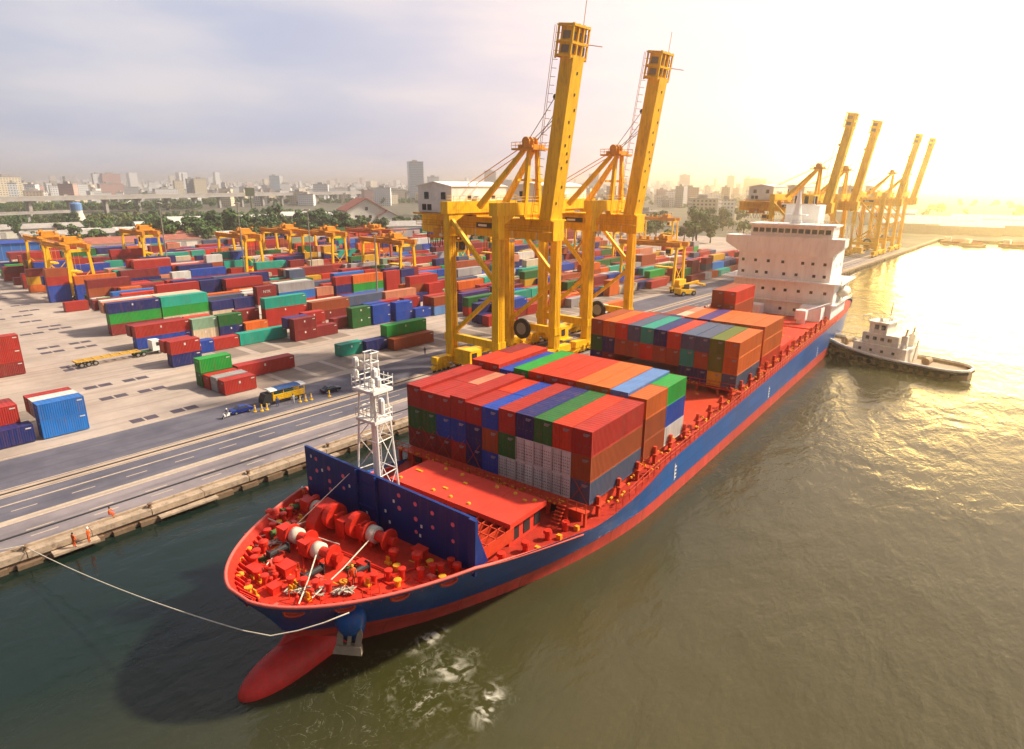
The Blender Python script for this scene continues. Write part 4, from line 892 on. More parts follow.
# ------------------------------------------------------------------ ship-to-shore cranes
def sts(y0, label, X0=-21.5, X1=-8.5, W=18.0, far=False):
    """origin at the quay edge below the girder; legs at X0 (land) and X1 (water), W apart along the quay"""
    t = empty("quay_crane", (0, y0, GZ)); tag(t, label, "crane", "ship to shore cranes on the quay")
    Y = M['crane']; h = W / 2; ZT = 31.6 
    def P(mb, name, m=Y, smooth=False, parent=t): return mb.build(name, m, parent, smooth)
    for x in (X0, X1):
        for y in (-h, h):
            b = MB(); b.bar((x, y, 2.6), (x, y, ZT), 1.75, 1.9, 1.55, 1.7, up=(0, 1, 0))
            b.cbox((x, y, ZT - 4.2), (2.3, 2.4, .14)); b.cbox((x, y, 6.9), (2.1, 2.2, 1.6)); lg = P(b, "leg")
            rl = MB()
            for s in (-1.15, 1.15):
                for hh in (.5, 1.0): rl.cyl((x - 1.15, y + s, ZT - 4.2 + hh), (x + 1.15, y + s, ZT - 4.2 + hh), .04, 5)
                for k in (-1.1, 0, 1.1): rl.cyl((x + k, y + s, ZT - 4.2), (x + k, y + s, ZT - 3.2), .04, 5)
            rl.cyl((x - 1.15, y - 1.15, ZT - 3.2), (x - 1.15, y + 1.15, ZT - 3.2), .04, 5)
            rl.build("platform_rail", Y, lg); la = MB()
            for sx in (-.25, .25): la.cyl((x + 1.05, y + sx, 3.4), (x + 1.0, y + sx, ZT - 4.2), .05, 5)
            for k in range(40): la.cyl((x + 1.04, y - .25, 3.8 + k * .58), (x + 1.04, y + .25, 3.8 + k * .58), .035, 4)
            la.build("ladder", M['crane_old_shaded'], lg)
    for x in (X0, X1):
        b = MB(); b.box(x - 1.0, x + 1.0, -h - 1.4, h + 1.4, ZT, ZT + 2.3); b.prism_x([(-h + .8, ZT), (-h + 4, ZT), (-h + .8, ZT - 1.6)], x - .8, x + .8); b.prism_x([(h - .8, ZT), (h - 4, ZT), (h - .8, ZT - 1.6)], x - .8, x + .8)
        tb = P(b, "top_beam"); rl = MB()
        for hh in (.5, 1.05): rl.cyl((x + .95, -h - 1.4, ZT + 2.3 + hh), (x + .95, h + 1.4, ZT + 2.3 + hh), .04, 5)
        for k in range(13): yy = -h - 1.4 + (W + 2.8) * k / 12; rl.cyl((x + .95, yy, ZT + 2.3), (x + .95, yy, ZT + 3.35), .04, 5)
        rl.build("beam_rail", Y, tb)
        P(MB().box(x - .85, x + .85, -h - 5.2, h + 5.2, 1.75, 3.2), "sill_beam")
        for y in (-h, h):
            bg = MB()
            for s in (-3.2, 3.2):
                bg.prism_x([(y + s - 2.6, 1.0), (y + s + 2.6, 1.0), (y + s + 1.0, 1.75), (y + s - 1.0, 1.75)], x - .7, x + .7)
                for k in (-1.9, -.65, .65, 1.9): bg.box(x - .5, x + .5, y + s + k - .5, y + s + k + .5, .55, 1.1)
            bo = P(bg, "bogie")
            for s in (-3.2, 3.2):
                for k in (-1.9, -.65, .65, 1.9): MB().cyl((x - .16, y + s + k, .36), (x + .16, y + s + k, .36), .36, 12).build("wheel", M['dark'], bo)
            eq = MB()
            for k in range(6): eq.cbox((x + rnd.uniform(.6, 1.3), y + rnd.uniform(-4, 4), rnd.uniform(1.2, 2.6)), (rnd.uniform(.5, .9), rnd.uniform(.6, 1.2), rnd.uniform(.5, 1.0)))
            eq.build("drive_unit", M['rtg'], bo)
    for y in (-h, h):
        P(MB().bar((X0, y, 6.9), (X1, y, 6.9), 1.0, 1.5, up=(0, 0, 1)), "tie_beam")
        b = MB(); b.bar((X0 + .7, y, ZT - 1.2), (X1 - .4, y, 18.8), .75); P(b, "brace"); P(MB().bar((X1 - .4, y, 17.2), (X0 + .7, y, 7.8), .75), "brace")
    # girder with rails, cable trays and walkway
    g = MB(); g.box(-38, -1.2, -1.65, 1.65, 27.0, 30.6); g.box(-38, -1.2, -2.3, 2.3, 30.6, 30.85); gd_ = P(g, "girder")
    for x in (X0, X1): MB().box(x - .7, x + .7, -2.0, 2.0, 30.85, ZT).build("hanger", Y, gd_)
    wk = MB(); wk.box(-38, -1, -3.4, -2.35, 28.6, 28.7)
    for hh in (.5, 1.05): wk.cyl((-38, -3.35, 28.7 + hh), (-1, -3.35, 28.7 + hh), .045, 5)
    for k in range(24): wk.cyl((-38 + 37 * k / 23, -3.35, 28.6), (-38 + 37 * k / 23, -3.35, 29.75), .045, 5)
    wk.build("walkway", M['crane_old_shaded'], gd_)
    fs = MB(); q = random.Random(int(y0))
    for k in range(9):
        x = -36 + k * 1.5; pts = [(x, -2.0, 26.9), (x + .4, -2.0, 24.6 - q.random() * 1.2), (x + .9, -2.0, 23.9), (x + 1.2, -2.0, 25.2), (x + 1.5, -2.0, 26.9)]; fs.tube(pts, .09, 5)
    fs.build("festoon_cable", M['dark'], gd_)
    sg = MB().box(-19.5, -14.5, -3.46, -3.4, 28.8, 29.8).build("sign_board", M['dark'], gd_); MB().box(-18.9, -16.6, -3.52, -3.46, 29.05, 29.5).build("sign_lettering", M['white'], sg)
    fl = MB()
    for x in (-30, -20, -10, -4): fl.box(x - .4, x + .4, -3.6, -3.0, 26.4, 27.0); fl.cyl((x, -3.3, 27), (x, -3.3, 28.6), .06, 5)
    fl.build("floodlights", M['white'], gd_)
    # trolley with cab
    tr = MB(); tr.box(-34, -28.5, -2.9, 2.9, 26.0, 26.6); tr.box(-33, -29, -2.9, -2.4, 26.6, 28); tr.box(-33, -29, 2.4, 2.9, 26.6, 28); P(tr, "trolley", M['crane_old_shaded'])
    cb_ = MB().box(-27.6, -25.2, -3.0, -.9, 23.4, 25.9); cbo = P(cb_, "operator_cab", M['rtg']); MB().box(-25.22, -25.14, -2.8, -1.1, 23.8, 25.5).box(-27.4, -25.4, -3.06, -2.98, 24.3, 25.5).build("cab_window", M['glass'], cbo)
    # machinery house
    ho = MB(); hx0, hx1, hy0, hy1 = -32.2, -22.2, -7.6, 8.8; hm = (hx0 + hx1) / 2
    ho.prism_y([(hx0, 31.6), (hx1, 31.6), (hx1, 36.7), (hm, 37.5), (hx0, 36.7)], hy0, hy1); hs = P(ho, "machinery_house", M['white'])
    MB().prism_y([(hx0 - .2, 36.66), (hm, 37.52), (hx1 + .2, 36.66), (hx1 + .2, 36.8), (hm, 37.68), (hx0 - .2, 36.8)], hy0 - .3, hy1 + .3).build("roof", M['white'], hs)
    for x in (hm - 2.4, hm + 2.6): MB().box(x - .65, x + .65, hy0 - .06, hy0 + .02, 34.2, 35.6).build("window", M['glass'], hs)
    for x in (hm - 3.2, hm - 1.6): MB().box(x - .6, x + .6, hy0 - .06, hy0 + .02, 32.0, 33.2).build("window", M['dark'], hs)
    for y in (-2.6, 4.6): MB().box(hx1 - .02, hx1 + .06, y - .5, y + .5, 34.2, 35.0).build("window", M['dark'], hs)
    MB().prism_x([(-1.6, 33.4), (1.6, 33.4), (1.6, 34.4), (1.2, 34.9), (-1.2, 34.9), (-1.6, 34.4)], hx1, hx1 + 1.2).build("vent_hood", M['crane'] if False else M['ivory'], hs)
    MB().box(hx0 - .8, hx1 + 1.4, hy0 - .9, hy1 + .9, 31.2, 31.5).build("house_platform", M['crane_old_shaded'], hs)
    for k in (hx0 + 1.5, hx1 - 1.5): MB().box(k - .35, k + .35, -2.4, 2.4, 30.86, 31.2).build("house_support", Y, hs)
    # A-frame
    ax, az = -8.3, 43.4
    for y in (-2.6, 2.6):
        P(MB().bar((X1 + .6, y * .9, ZT - .4), (ax + .6, y * .45, az), .9, .9, .7, .7), "frame_leg"); P(MB().bar((X0 + 3, y * 1.4, ZT + 1.2), (ax - .6, y * .5, az), 1.0, 1.1, .75, .8), "back_leg")
    ap_ = MB().box(ax - 2.8, ax + 2.6, -2.4, 2.4, az, az + .35).box(ax - 1.6, ax + 1.8, -1.9, 1.9, az + .35, az + 1.0)
    for y in (-1.2, 0, 1.2): ap_.cyl((ax - .2, y - .18, az + 1.5), (ax - .2, y + .18, az + 1.5), .9, 14)
    apx = P(ap_, "apex", M['crane_old_shaded']); rl = MB()
    for s in (-2.4, 2.4):
        for hh in (.5, 1.05): rl.cyl((ax - 2.8, s, az + .35 + hh), (ax + 2.6, s, az + .35 + hh), .045, 5)
        for k in range(6): rl.cyl((ax - 2.8 + k * 1.08, s, az + .3), (ax - 2.8 + k * 1.08, s, az + 1.4), .045, 5)
    for hh in (.5, 1.05): rl.cyl((ax - 2.8, -2.4, az + .35 + hh), (ax - 2.8, 2.4, az + .35 + hh), .045, 5)
    rl.build("apex_rail", M['crane_old_shaded'], apx)
    P(MB().bar((X1 + .2, -4, 38), (X1 + .2, 4, 38), .4), "cross_tie")
    # raised boom, leaning a little out over the water
    bx0, bz0 = -4.0, 28.0; ang = RD(8.5); Lb = 36.0
    bo_ = empty("boom_pivot") if False else None
    def bp_(s, u, v):
        s = s * .985
        return (bx0 + s * sin(ang) + u * cos(ang), v, bz0 + s * cos(ang) - u * sin(ang))
    def bbox(mb, s0, s1, ua, ub, va, vb, ua2=None, ub2=None):
        ua2 = ua if ua2 is None else ua2; ub2 = ub if ub2 is None else ub2
        vs = [bp_(s0, ua, va), bp_(s0, ub, va), bp_(s0, ub, vb), bp_(s0, ua, vb), bp_(s1, ua2, va), bp_(s1, ub2, va), bp_(s1, ub2, vb), bp_(s1, ua2, vb)]
        return mb.add(vs, [(0, 3, 2, 1), (4, 5, 6, 7), (0, 1, 5, 4), (1, 2, 6, 5), (2, 3, 7, 6), (3, 0, 4, 7)])
    b = MB(); bbox(b, -1.2, 2, -1.1, 1.45, -1.5, 1.5, -1.35, 1.45); bbox(b, 2, 31.5, -1.35, 1.45, -1.4, 1.4); bbox(b, 2, 31.5, 1.45, 1.6, -1.6, 1.6); boom = P(b, "boom")
    for s, v in ((9, .4), (12.4, -.5), (15, .5), (16.4, -.3), (18, .6), (20.4, -.2), (25, .3), (28.5, .2), (6, -.6), (13.6, .9), (22.5, .9)): bbox(MB(), s, s + .5, 1.61, 1.67, v - .2, v + .1).build("access_plate", M['dark'], boom)
    tf = MB()
    for v in (-2.3, -.75, .75, 2.3): bbox(tf, 30.8, 36.4, 1.2, 1.5, v - .16, v + .16)
    for s in (31.0, 33.2, 35.9): bbox(tf, s, s + .4, 1.2, 1.55, -2.4, 2.4); bbox(tf, s, s + .35, -1.9, -1.6, -2.2, 2.2)
    for v in (-2.3, 2.3):
        for s in (31.2, 33.4, 36.0): bbox(tf, s, s + .3, -1.9, 1.5, v - .12, v + .12)
        bbox(tf, 30.8, 36.2, -1.9, -1.6, v - .14, v + .14)
    bbox(tf, 31.3, 35.9, -1.5, 1.1, -1.9, 1.9); bbox(tf, 35.9, 36.1, -2.1, 1.6, -2.4, 2.4); tip = tf.build("boom_tip", M['crane'], boom)
    for s in (31.7, 33.8):
        for v in (-1.5, 0, 1.5): bbox(MB(), s, s + 1.3, 1.1, 1.14, v - .5, v + .5).build("tip_opening", M['anchor'], tip)
    for s in (31.8, 34.0): bbox(MB(), s, s + 1.2, -1.0, .6, -1.96, -1.9).build("tip_opening", M['anchor'], tip)
    rl = MB()
    for u in (-2.5,):
        for v in (-1.9,):
            for d in (0, .5): rl.cyl(bp_(1, u - d * .0 - .1, v - d), bp_(36, u - .1, v - d), .05, 5)
    for k in range(26): rl.cyl(bp_(1.2 + 1.4 * k, -1.5, -1.9), bp_(1.2 + 1.4 * k, -2.65, -1.9), .05, 5)
    rl.build("boom_walkway", M['crane_old_shaded'], boom)
    an_ = MB().cyl(bp_(36, 1.2, .6), bp_(40.2, 1.1, .6), .06, 5).cyl(bp_(33.6, 1.5, 2.4), bp_(33.4, 4.4, 2.5), .07, 5)
    an_.cyl(bp_(33.5, 1.4, .6), bp_(36.2, 1.2, .6), .06, 5).cyl(bp_(33.6, 1.4, .5), bp_(33.6, 1.5, 2.5), .07, 5)
    an_.build("antenna", M['crane_old_shaded'], boom)
    MB().cyl(bp_(24.6, -1.5, -1.2), bp_(24.6, -1.5, 1.2), .5, 10).build("stay_anchor", M['dark'], boom)
    for y in (-1.3, -.5, .5, 1.3): P(MB().cyl((ax, y, az + 1.2), bp_(24.4 if abs(y) > 1 else 21, -1.5, y), .075, 5), "stay_cable", M['steel'])
    for y in (-2.2, 2.2): P(MB().cyl((ax - .8, y * .5, az + .8), (-37, y * .6, 31), .09, 5), "back_stay", M['crane_old_shaded'])
    # cable reel by the far water-side leg, ladders on a leg, control cabin at the foot
    cr_ = MB(); cr_.cyl((X0 + 4.6, h - 1.0, 6.3), (X0 + 4.6, h - .5, 6.3), 2.3, 26); P(cr_, "cable_reel", M['dark']); ch = MB()
    ch.cyl((X0 + 4.6, h - 1.14, 6.3), (X0 + 4.6, h - 1.01, 6.3), 1.35, 18); P(ch, "reel_hub", M['steel'])
    ck = MB().box(X0 + 1.5, X0 + 7.5, -h - 1.4, -h + 2.6, 1.75, 1.95).box(X0 + 1.9, X0 + 6.4, -h - 1.2, -h + 2.2, 1.95, 4.7); cko = P(ck, "electric_house", M['rtg']); MB().box(X0 + 6.38, X0 + 6.46, -h - .6, -h + .8, 2.6, 4.2).build("window", M['glass'], cko)
    ldr = MB()
    for k in range(5):
        z0 = 7.5 + k * 4.6; s = 1 if k % 2 else -1
        ldr.bar((X0 - 1.3, h - 3 * s, z0), (X0 - 1.3, h + 3 * s, z0 + 4.4), .7, .12); ldr.box(X0 - 1.8, X0 - .8, h + 3 * s - .8, h + 3 * s + .8, z0 + 4.4, z0 + 4.5)
        for hh in (1.0,): ldr.cyl((X0 - 1.7, h - 3 * s, z0 + hh), (X0 - 1.7, h + 3 * s, z0 + 4.4 + hh), .05, 5)
    P(ldr, "stair", M['crane_old_shaded'])
    return t
c1_ = sts(99.0, "nearest tall yellow quay crane with raised boom, beside the bow stacks")
def crane_copy(y, label):
    c = copy_tree(c1_); c.location = (0, y, GZ); tag(c, label); return c
crane_copy(129.3, "second yellow quay crane with raised boom, just behind the nearest one")
crane_copy(277, "sunlit yellow quay crane right behind the white superstructure")
crane_copy(315, "yellow quay crane second beyond the white superstructure, lost in glare")
crane_copy(405, "far yellow quay crane, first of the last pair on the quay")
crane_copy(445, "farthest yellow quay crane at the end of the quay")

# ------------------------------------------------------------------ rubber-tyred gantry cranes in the yard
def rtg(m, span=22.0, base=7.4, H=16.8):
    t = empty("yard_gantry_crane"); g = M[m]; hs, hb_ = span / 2, base / 2
    for x in (-hs, hs):
        for y in (-hb_, hb_):
            MB().bar((x, y, 1.9), (x, y * .8, H - 1.4), .8, .9, .75, .8, up=(0, 1, 0)).build("leg", g, t)
            w = MB()
            for s in (-.75, .75): w.cyl((x - .32, y + s, .72), (x + .32, y + s, .72), .72, 14)
            wo = w.build("wheel_pair", M['rubber'], t)
            hbm = MB()
            for s in (-.75, .75): hbm.cyl((x - .35, y + s, .72), (x + .35, y + s, .72), .34, 10)
            hbm.build("rim", g, wo)
        MB().box(x - .55, x + .55, -hb_ - 1.6, hb_ + 1.6, 1.5, 2.4).build("sill_beam", g, t)
        MB().box(x - .5, x + .5, -hb_ * .8 - .6, hb_ * .8 + .6, H - 1.5, H - .7).build("head_beam", g, t)
    for y in (-hb_ * .8, hb_ * .8): MB().box(-hs - 1.5, hs + 1.5, y - .55, y + .55, H - .7, H + .9).build("girder", M['crane_old_shaded'] if m == 'rtg' else g, t)  # shade on the gantry top is put into the girder's orange-brown, besides weathering
    rl = MB()
    for y in (-hb_ * .8 - .9, hb_ * .8 + .9):
        rl.box(-hs - 1.5, hs + 1.5, y - .3, y + .3, H + .2, H + .28)
        for hh in (.6, 1.15): rl.cyl((-hs - 1.5, y, H + .28 + hh), (hs + 1.5, y, H + .28 + hh), .05, 5)
        for k in range(14): x = -hs - 1.5 + (span + 3) * k / 13; rl.cyl((x, y, H + .2), (x, y, H + 1.45), .05, 5)
    rl.build("walkway_rail", M['crane_old_shaded'], t)
    MB().box(2.6, 7.2, -hb_, hb_, H + .9, H + 1.4).box(3.2, 6.6, -2, 2, H + 1.4, H + 3.0).build("trolley", M['crane_old_shaded'], t)
    tc_ = MB()
    for k in range(9): tc_.cbox((rnd.uniform(2.8, 7), rnd.uniform(-2.6, 2.6), H + rnd.uniform(1.7, 3.4)), (rnd.uniform(.4, 1.2), rnd.uniform(.4, 1.2), rnd.uniform(.4, 1.0)))
    for k in range(4): tc_.box(-8 + k * 3.2, -6.8 + k * 3.2, hb_ * .8 + .3, hb_ * .8 + 1.3, H + .9, H + 2.0)
    tc_.build("hoist_gear", M['crane_old_shaded'], t)
    c = MB().box(6.9, 9.0, -3.2, -1.4, H - 3.6, H - 1.2).build("operator_cab", g, t); MB().box(6.95, 8.95, -3.26, -3.18, H - 3.1, H - 1.6).build("cab_window", M['glass'], c)
    MB().box(hs - .9, hs + 1.9, -2.6, 2.6, 2.4, 4.6).build("engine_house", g, t)
    MB().box(-hs - 1.5, -hs + .8, -1.8, 1.8, 2.4, 4.2).build("electric_box", g, t)
    sp_ = MB().box(1.6, 8, -1.3, 1.3, H - 8.6, H - 8.1)
    for x in (2.2, 7.4):
        for y in (-1, 1): sp_.cyl((x, y, H - 8.1), (x, y, H + .9), .04, 5)
    sp_.build("spreader", M['rtg'], t)
    for y in (-hb_ * .9, hb_ * .9):
        for x in (-hs, hs): MB().bar((x, -y, 2.6), (x, y * .9, 9.5), .22).build("brace", g, t)
    return t
RT = [(-120, 152, 'rtg', "yellow yard gantry crane nearest the quay cranes, wheels behind violet containers"), (-44, 214, 'rtg', "yellow yard gantry crane seen through the second quay crane"), (-181, 66, 'rtg', "near one of two yellow yard gantries at the left end"), (-214, 68, 'rtg', "rear one of two yellow yard gantries at the left end"), (-226, 105, 'rtg', "yellow yard gantry standing behind the white container stack"),
      (-180, 125, 'rtg', "yellow yard gantry above the orange and navy stack"), (-192, 151, 'rtg', "yellow yard gantry in front of the green tree belt"), (-168, 156, 'rtg', "yellow yard gantry with open frame before the gabled house"), (-166, 178, 'rtg_red', "faded red yard gantry crane beside the gabled house"), (-160, 300, 'rtg', "distant yellow yard gantry right of the second quay crane"), (-125, 368, 'rtg', "farthest yellow yard gantry below the apartment blocks"), (-100, 262, 'rtg', "yellow yard gantry between the quay crane legs"), (-124, 206, 'rtg', "yellow yard gantry behind the nearest quay crane's legs")]
proto_y = rtg('rtg'); proto_r = rtg('rtg_red'); fy = fr_ = True
for x, y, m, lab in RT:
    if m == 'rtg': o = proto_y if fy else copy_tree(proto_y); fy = False
    else: o = proto_r
    o.location = (x, y, GZ); tag(o, lab, "gantry crane", "yard gantry cranes among the stacks")
# ------------------------------------------------------------------ vehicles
def wheelset(parent, pts, r=.33, w=.22):
    for x, y in pts:
        t = MB().cyl((x - w / 2, y, r), (x + w / 2, y, r), r, 16).build("wheel", M['rubber'], parent)
        MB().cyl((x - w / 2 - .01, y, r), (x + w / 2 + .01, y, r), r * .6, 12).build("rim", M['steel'], t)
def car(loc, rz, m, label):
    t = empty("parked_car", loc, rz); t.scale = (.84, .84, .84); tag(t, label, "car")
    w = .88
    low = [(-2.15, .35), (-2.2, .62), (-2.1, .86), (-1.2, .95), (1.3, .98), (2.1, .92), (2.2, .6), (2.15, .35)]
    b = MB(); n = len(low)
    vs = [(-w, y, z) for y, z in low] + [(w, y, z) for y, z in low]
    b.add(vs, [tuple(range(n)), tuple(reversed(range(n, 2 * n)))] + [((i + 1) % n, i, i + n, (i + 1) % n + n) for i in range(n)])
    b.add([(-.8, -1.2, .94), (.8, -1.2, .94), (.8, 1.65, .97), (-.8, 1.65, .97), (-.62, -.45, 1.44), (.62, -.45, 1.44), (.62, .95, 1.44), (-.62, .95, 1.44)], [(4, 5, 6, 7), (0, 1, 5, 4), (1, 2, 6, 5), (2, 3, 7, 6), (3, 0, 4, 7)])
    bd = b.build("body", m, t)
    g = MB(); g.add([(-.7, -1.1, 1.0), (.7, -1.1, 1.0), (.6, -.5, 1.4), (-.6, -.5, 1.4)], [(0, 1, 2, 3)]); g.v = [(x, y - .03, z + .02) for x, y, z in g.v]; g.build("windscreen", M['glass'], t)
    for s in (-1, 1): MB().add([(s * .81, -1.0, 1.0), (s * .81, 1.4, 1.0), (s * .66, .9, 1.38), (s * .66, -.4, 1.38)], [(0, 1, 2, 3)]).build("side_window", M['glass'], t)
    for s in (-1, 1): MB().cbox((s * .62, -2.2, .68), (.34, .06, .14)).build("headlight", M['white'], t)
    wheelset(t, [(-.82, -1.3), (.82, -1.3), (-.82, 1.35), (.82, 1.35)]); return t
navyp = mat("car_navy_paint", (.012, .03, .20), .25, var=.05); darkp = mat("car_dark_paint", (.02, .028, .05), .25, var=.05)
car((-28.1, 46.9, GZ), RD(-4), navyp, "small dark blue car on the quay road near the service truck")
car((-26.5, 63.4, GZ), RD(176), darkp, "black car on the quay road ahead of the service truck")
# service truck: yellow slatted body under a blue canopy with white ends
t = empty("service_truck", (-28.3, 51.6, GZ), RD(-2)); t.scale = (.84, .84, .84); tag(t, "yellow service truck with blue canopy roof and white ends on quay road", "truck")
bl = mat("canopy_blue", (.03, .09, .26), .7)
b = MB().box(-1.2, 1.2, 1.0, 8.2, .95, 1.15)
for s in (-1, 1):
    for k in range(3): b.box(s * 1.2 - .05, s * 1.2 + .05, 1.0, 8.2, 1.2 + k * .36, 1.48 + k * .36)
b.box(-1.2, 1.2, .95, 1.05, 1.15, 2.3); b.build("cargo_body", M['rtg'], t)
for y in (1.1, 3.4, 5.8, 8.1):
    for s in (-1, 1): MB().box(s * 1.2 - .06, s * 1.2 + .06, y - .06, y + .06, 2.2, 3.1).build("canopy_post", M['rtg'], t)
MB().prism_y([(-1.4, 3.1), (1.4, 3.1), (1.3, 3.28), (0, 3.42), (-1.3, 3.28)], 2.0, 7.2).build("canopy", bl, t)
for y0, y1 in ((.4, 1.98), (7.22, 8.5)): MB().prism_y([(-1.4, 3.08), (1.4, 3.08), (1.3, 3.24), (0, 3.36), (-1.3, 3.24)], y0, y1).build("white_roof_panel", M['white'], t)
MB().prism_x([(-1.1, .6), (.9, .6), (.9, 2.6), (-.5, 2.6), (-1.0, 1.6)], -1.15, 1.15).build("cab", M['dark'], t)
MB().box(-.9, .9, 2.2, 6.8, 1.2, 2.0).build("cargo", CM['teal'], t)
wheelset(t, [(-1.0, .0), (1.0, .0), (-1.0, 6.2), (1.0, 6.2), (-1.0, 7.3), (1.0, 7.3)], .5, .3)
# yellow barrier posts
proto = None
for i, (x, y, lab) in enumerate([(-26.6, 48.6, "yellow barrier post standing nearest the dark blue car"), (-26.0, 49.5, "middle yellow barrier post between blue car and service truck"), (-25.9, 50.4, "yellow barrier post closest to the truck's front wheel"), (-25.4, 56.4, "yellow barrier post by the truck's rear corner"), (-25.2, 57.4, "yellow barrier post second from the truck's rear"), (-25.0, 58.4, "yellow barrier post third from the truck's rear"), (-24.2, 61.6, "yellow barrier post standing beside the black car")]):
    if proto is None:
        proto = empty("barrier_post"); MB().lathe([(.32, 0), (.32, .12), (.13, .16), (.11, 1.15), (.02, 1.2)], (0, 0, 0), 10).build("post", M['rtg'], proto); MB().lathe([(.135, 0), (.13, .2)], (0, 0, .62), 10).build("band", M['white'], proto); o = proto
    else: o = copy_tree(proto)
    o.location = (x, y, GZ + .02); tag(o, lab, "barrier", "yellow posts around the service truck")
# skeletal trailer and tractor with a white cab
t = empty("trailer_truck", (-79.8, 50.6, GZ), RD(2)); tag(t, "empty yellow container trailer pulled by a truck with white cab", "truck")
ty = mat("trailer_yellow", (.62, .36, .06), .6, grime=.5, scale=1)
b = MB()
for s in (-.5, .5): b.box(s - .1, s + .1, -13.6, -1, 1.05, 1.4)
for k in range(8): b.box(-1.2, 1.2, -13.5 + k * 1.75, -13.2 + k * 1.75, 1.2, 1.42)
for s in (-1.15, 1.15): b.box(s - .08, s + .08, -13.6, -1, 1.22, 1.4)
b.build("trailer_frame", ty, t)
wheelset(t, [(s, y) for s in (-1, 1) for y in (-12.6, -11.3, -10, -1.6, -.4)], .52, .4)
b = MB().box(-.5, .5, -2, 3.6, .7, 1.05); b.build("chassis", CM['forest'], t)
cabo = MB().prism_x([(1.6, .8), (3.9, .8), (3.9, 1.9), (3.5, 3.1), (1.6, 3.2)], -1.2, 1.2).build("cab", M['white'], t)
MB().box(-1.0, 1.0, 3.72, 3.92, 1.9, 2.6).build("windscreen", M['glass'], cabo); MB().box(1.19, 1.23, 2.4, 3.3, 1.9, 2.7).build("side_window", M['glass'], cabo)
wheelset(t, [(-1, 3.0), (1, 3.0)], .52, .35)
# reach stacker far along the quay road
t = empty("reach_stacker", (-27.5, 209, GZ), RD(-20)); tag(t, "yellow reach stacker on the quay road beyond the cranes", "vehicle")
MB().prism_x([(-3.6, .8), (3.6, .8), (3.6, 1.9), (.2, 2.2), (-3.6, 2.6)], -1.7, 1.7).build("body", M['rtg'], t)
MB().bar((0, -2.8, 3.2), (0, 6, 4.6), .9, 1.0, .6, .7).build("boom", M['rtg'], t); MB().box(-3, 3, 5.4, 6.6, 3.4, 4.0).build("spreader", M['rtg'], t)
cbk = MB().box(-.8, .8, -1, 1.1, 2.1, 3.9).build("cab", M['dark'], t); wheelset(t, [(-1.7, 2.4), (1.7, 2.4), (-1.6, -2.4), (1.6, -2.4)], .85, .7)
# flatbed trucks under the cranes
for i, (x, y, c, lab) in enumerate([(-15.4, 104, 'slate', "grey flatbed truck between the legs of the nearest quay crane"), (-15.8, 141, 'white', "white truck under the second quay crane"), (-30, 168, 'orange', "orange truck on the road behind the quay cranes")]):
    t = empty("yard_truck", (x, y, GZ), RD(0)); tag(t, lab, "truck")
    MB().box(-1.2, 1.2, -6, 3.4, 1.0, 1.35).build("bed", M['dark'], t); cc = MB().prism_x([(-8.4, .6), (-6.4, .6), (-6.4, 3), (-7.9, 3), (-8.4, 1.8)], -1.2, 1.2).build("cab", M['white'], t)
    MB().box(-1, 1, -8.36, -8.15, 1.85, 2.7).build("windscreen", M['glass'], cc); MB().box(-1.15, 1.15, -5.8, 3.2, 1.36, 3.0).build("load", CM[c], t)
    wheelset(t, [(s, yy) for s in (-1, 1) for yy in (-7.4, -4.6, 1.2, 2.4)], .5, .35)
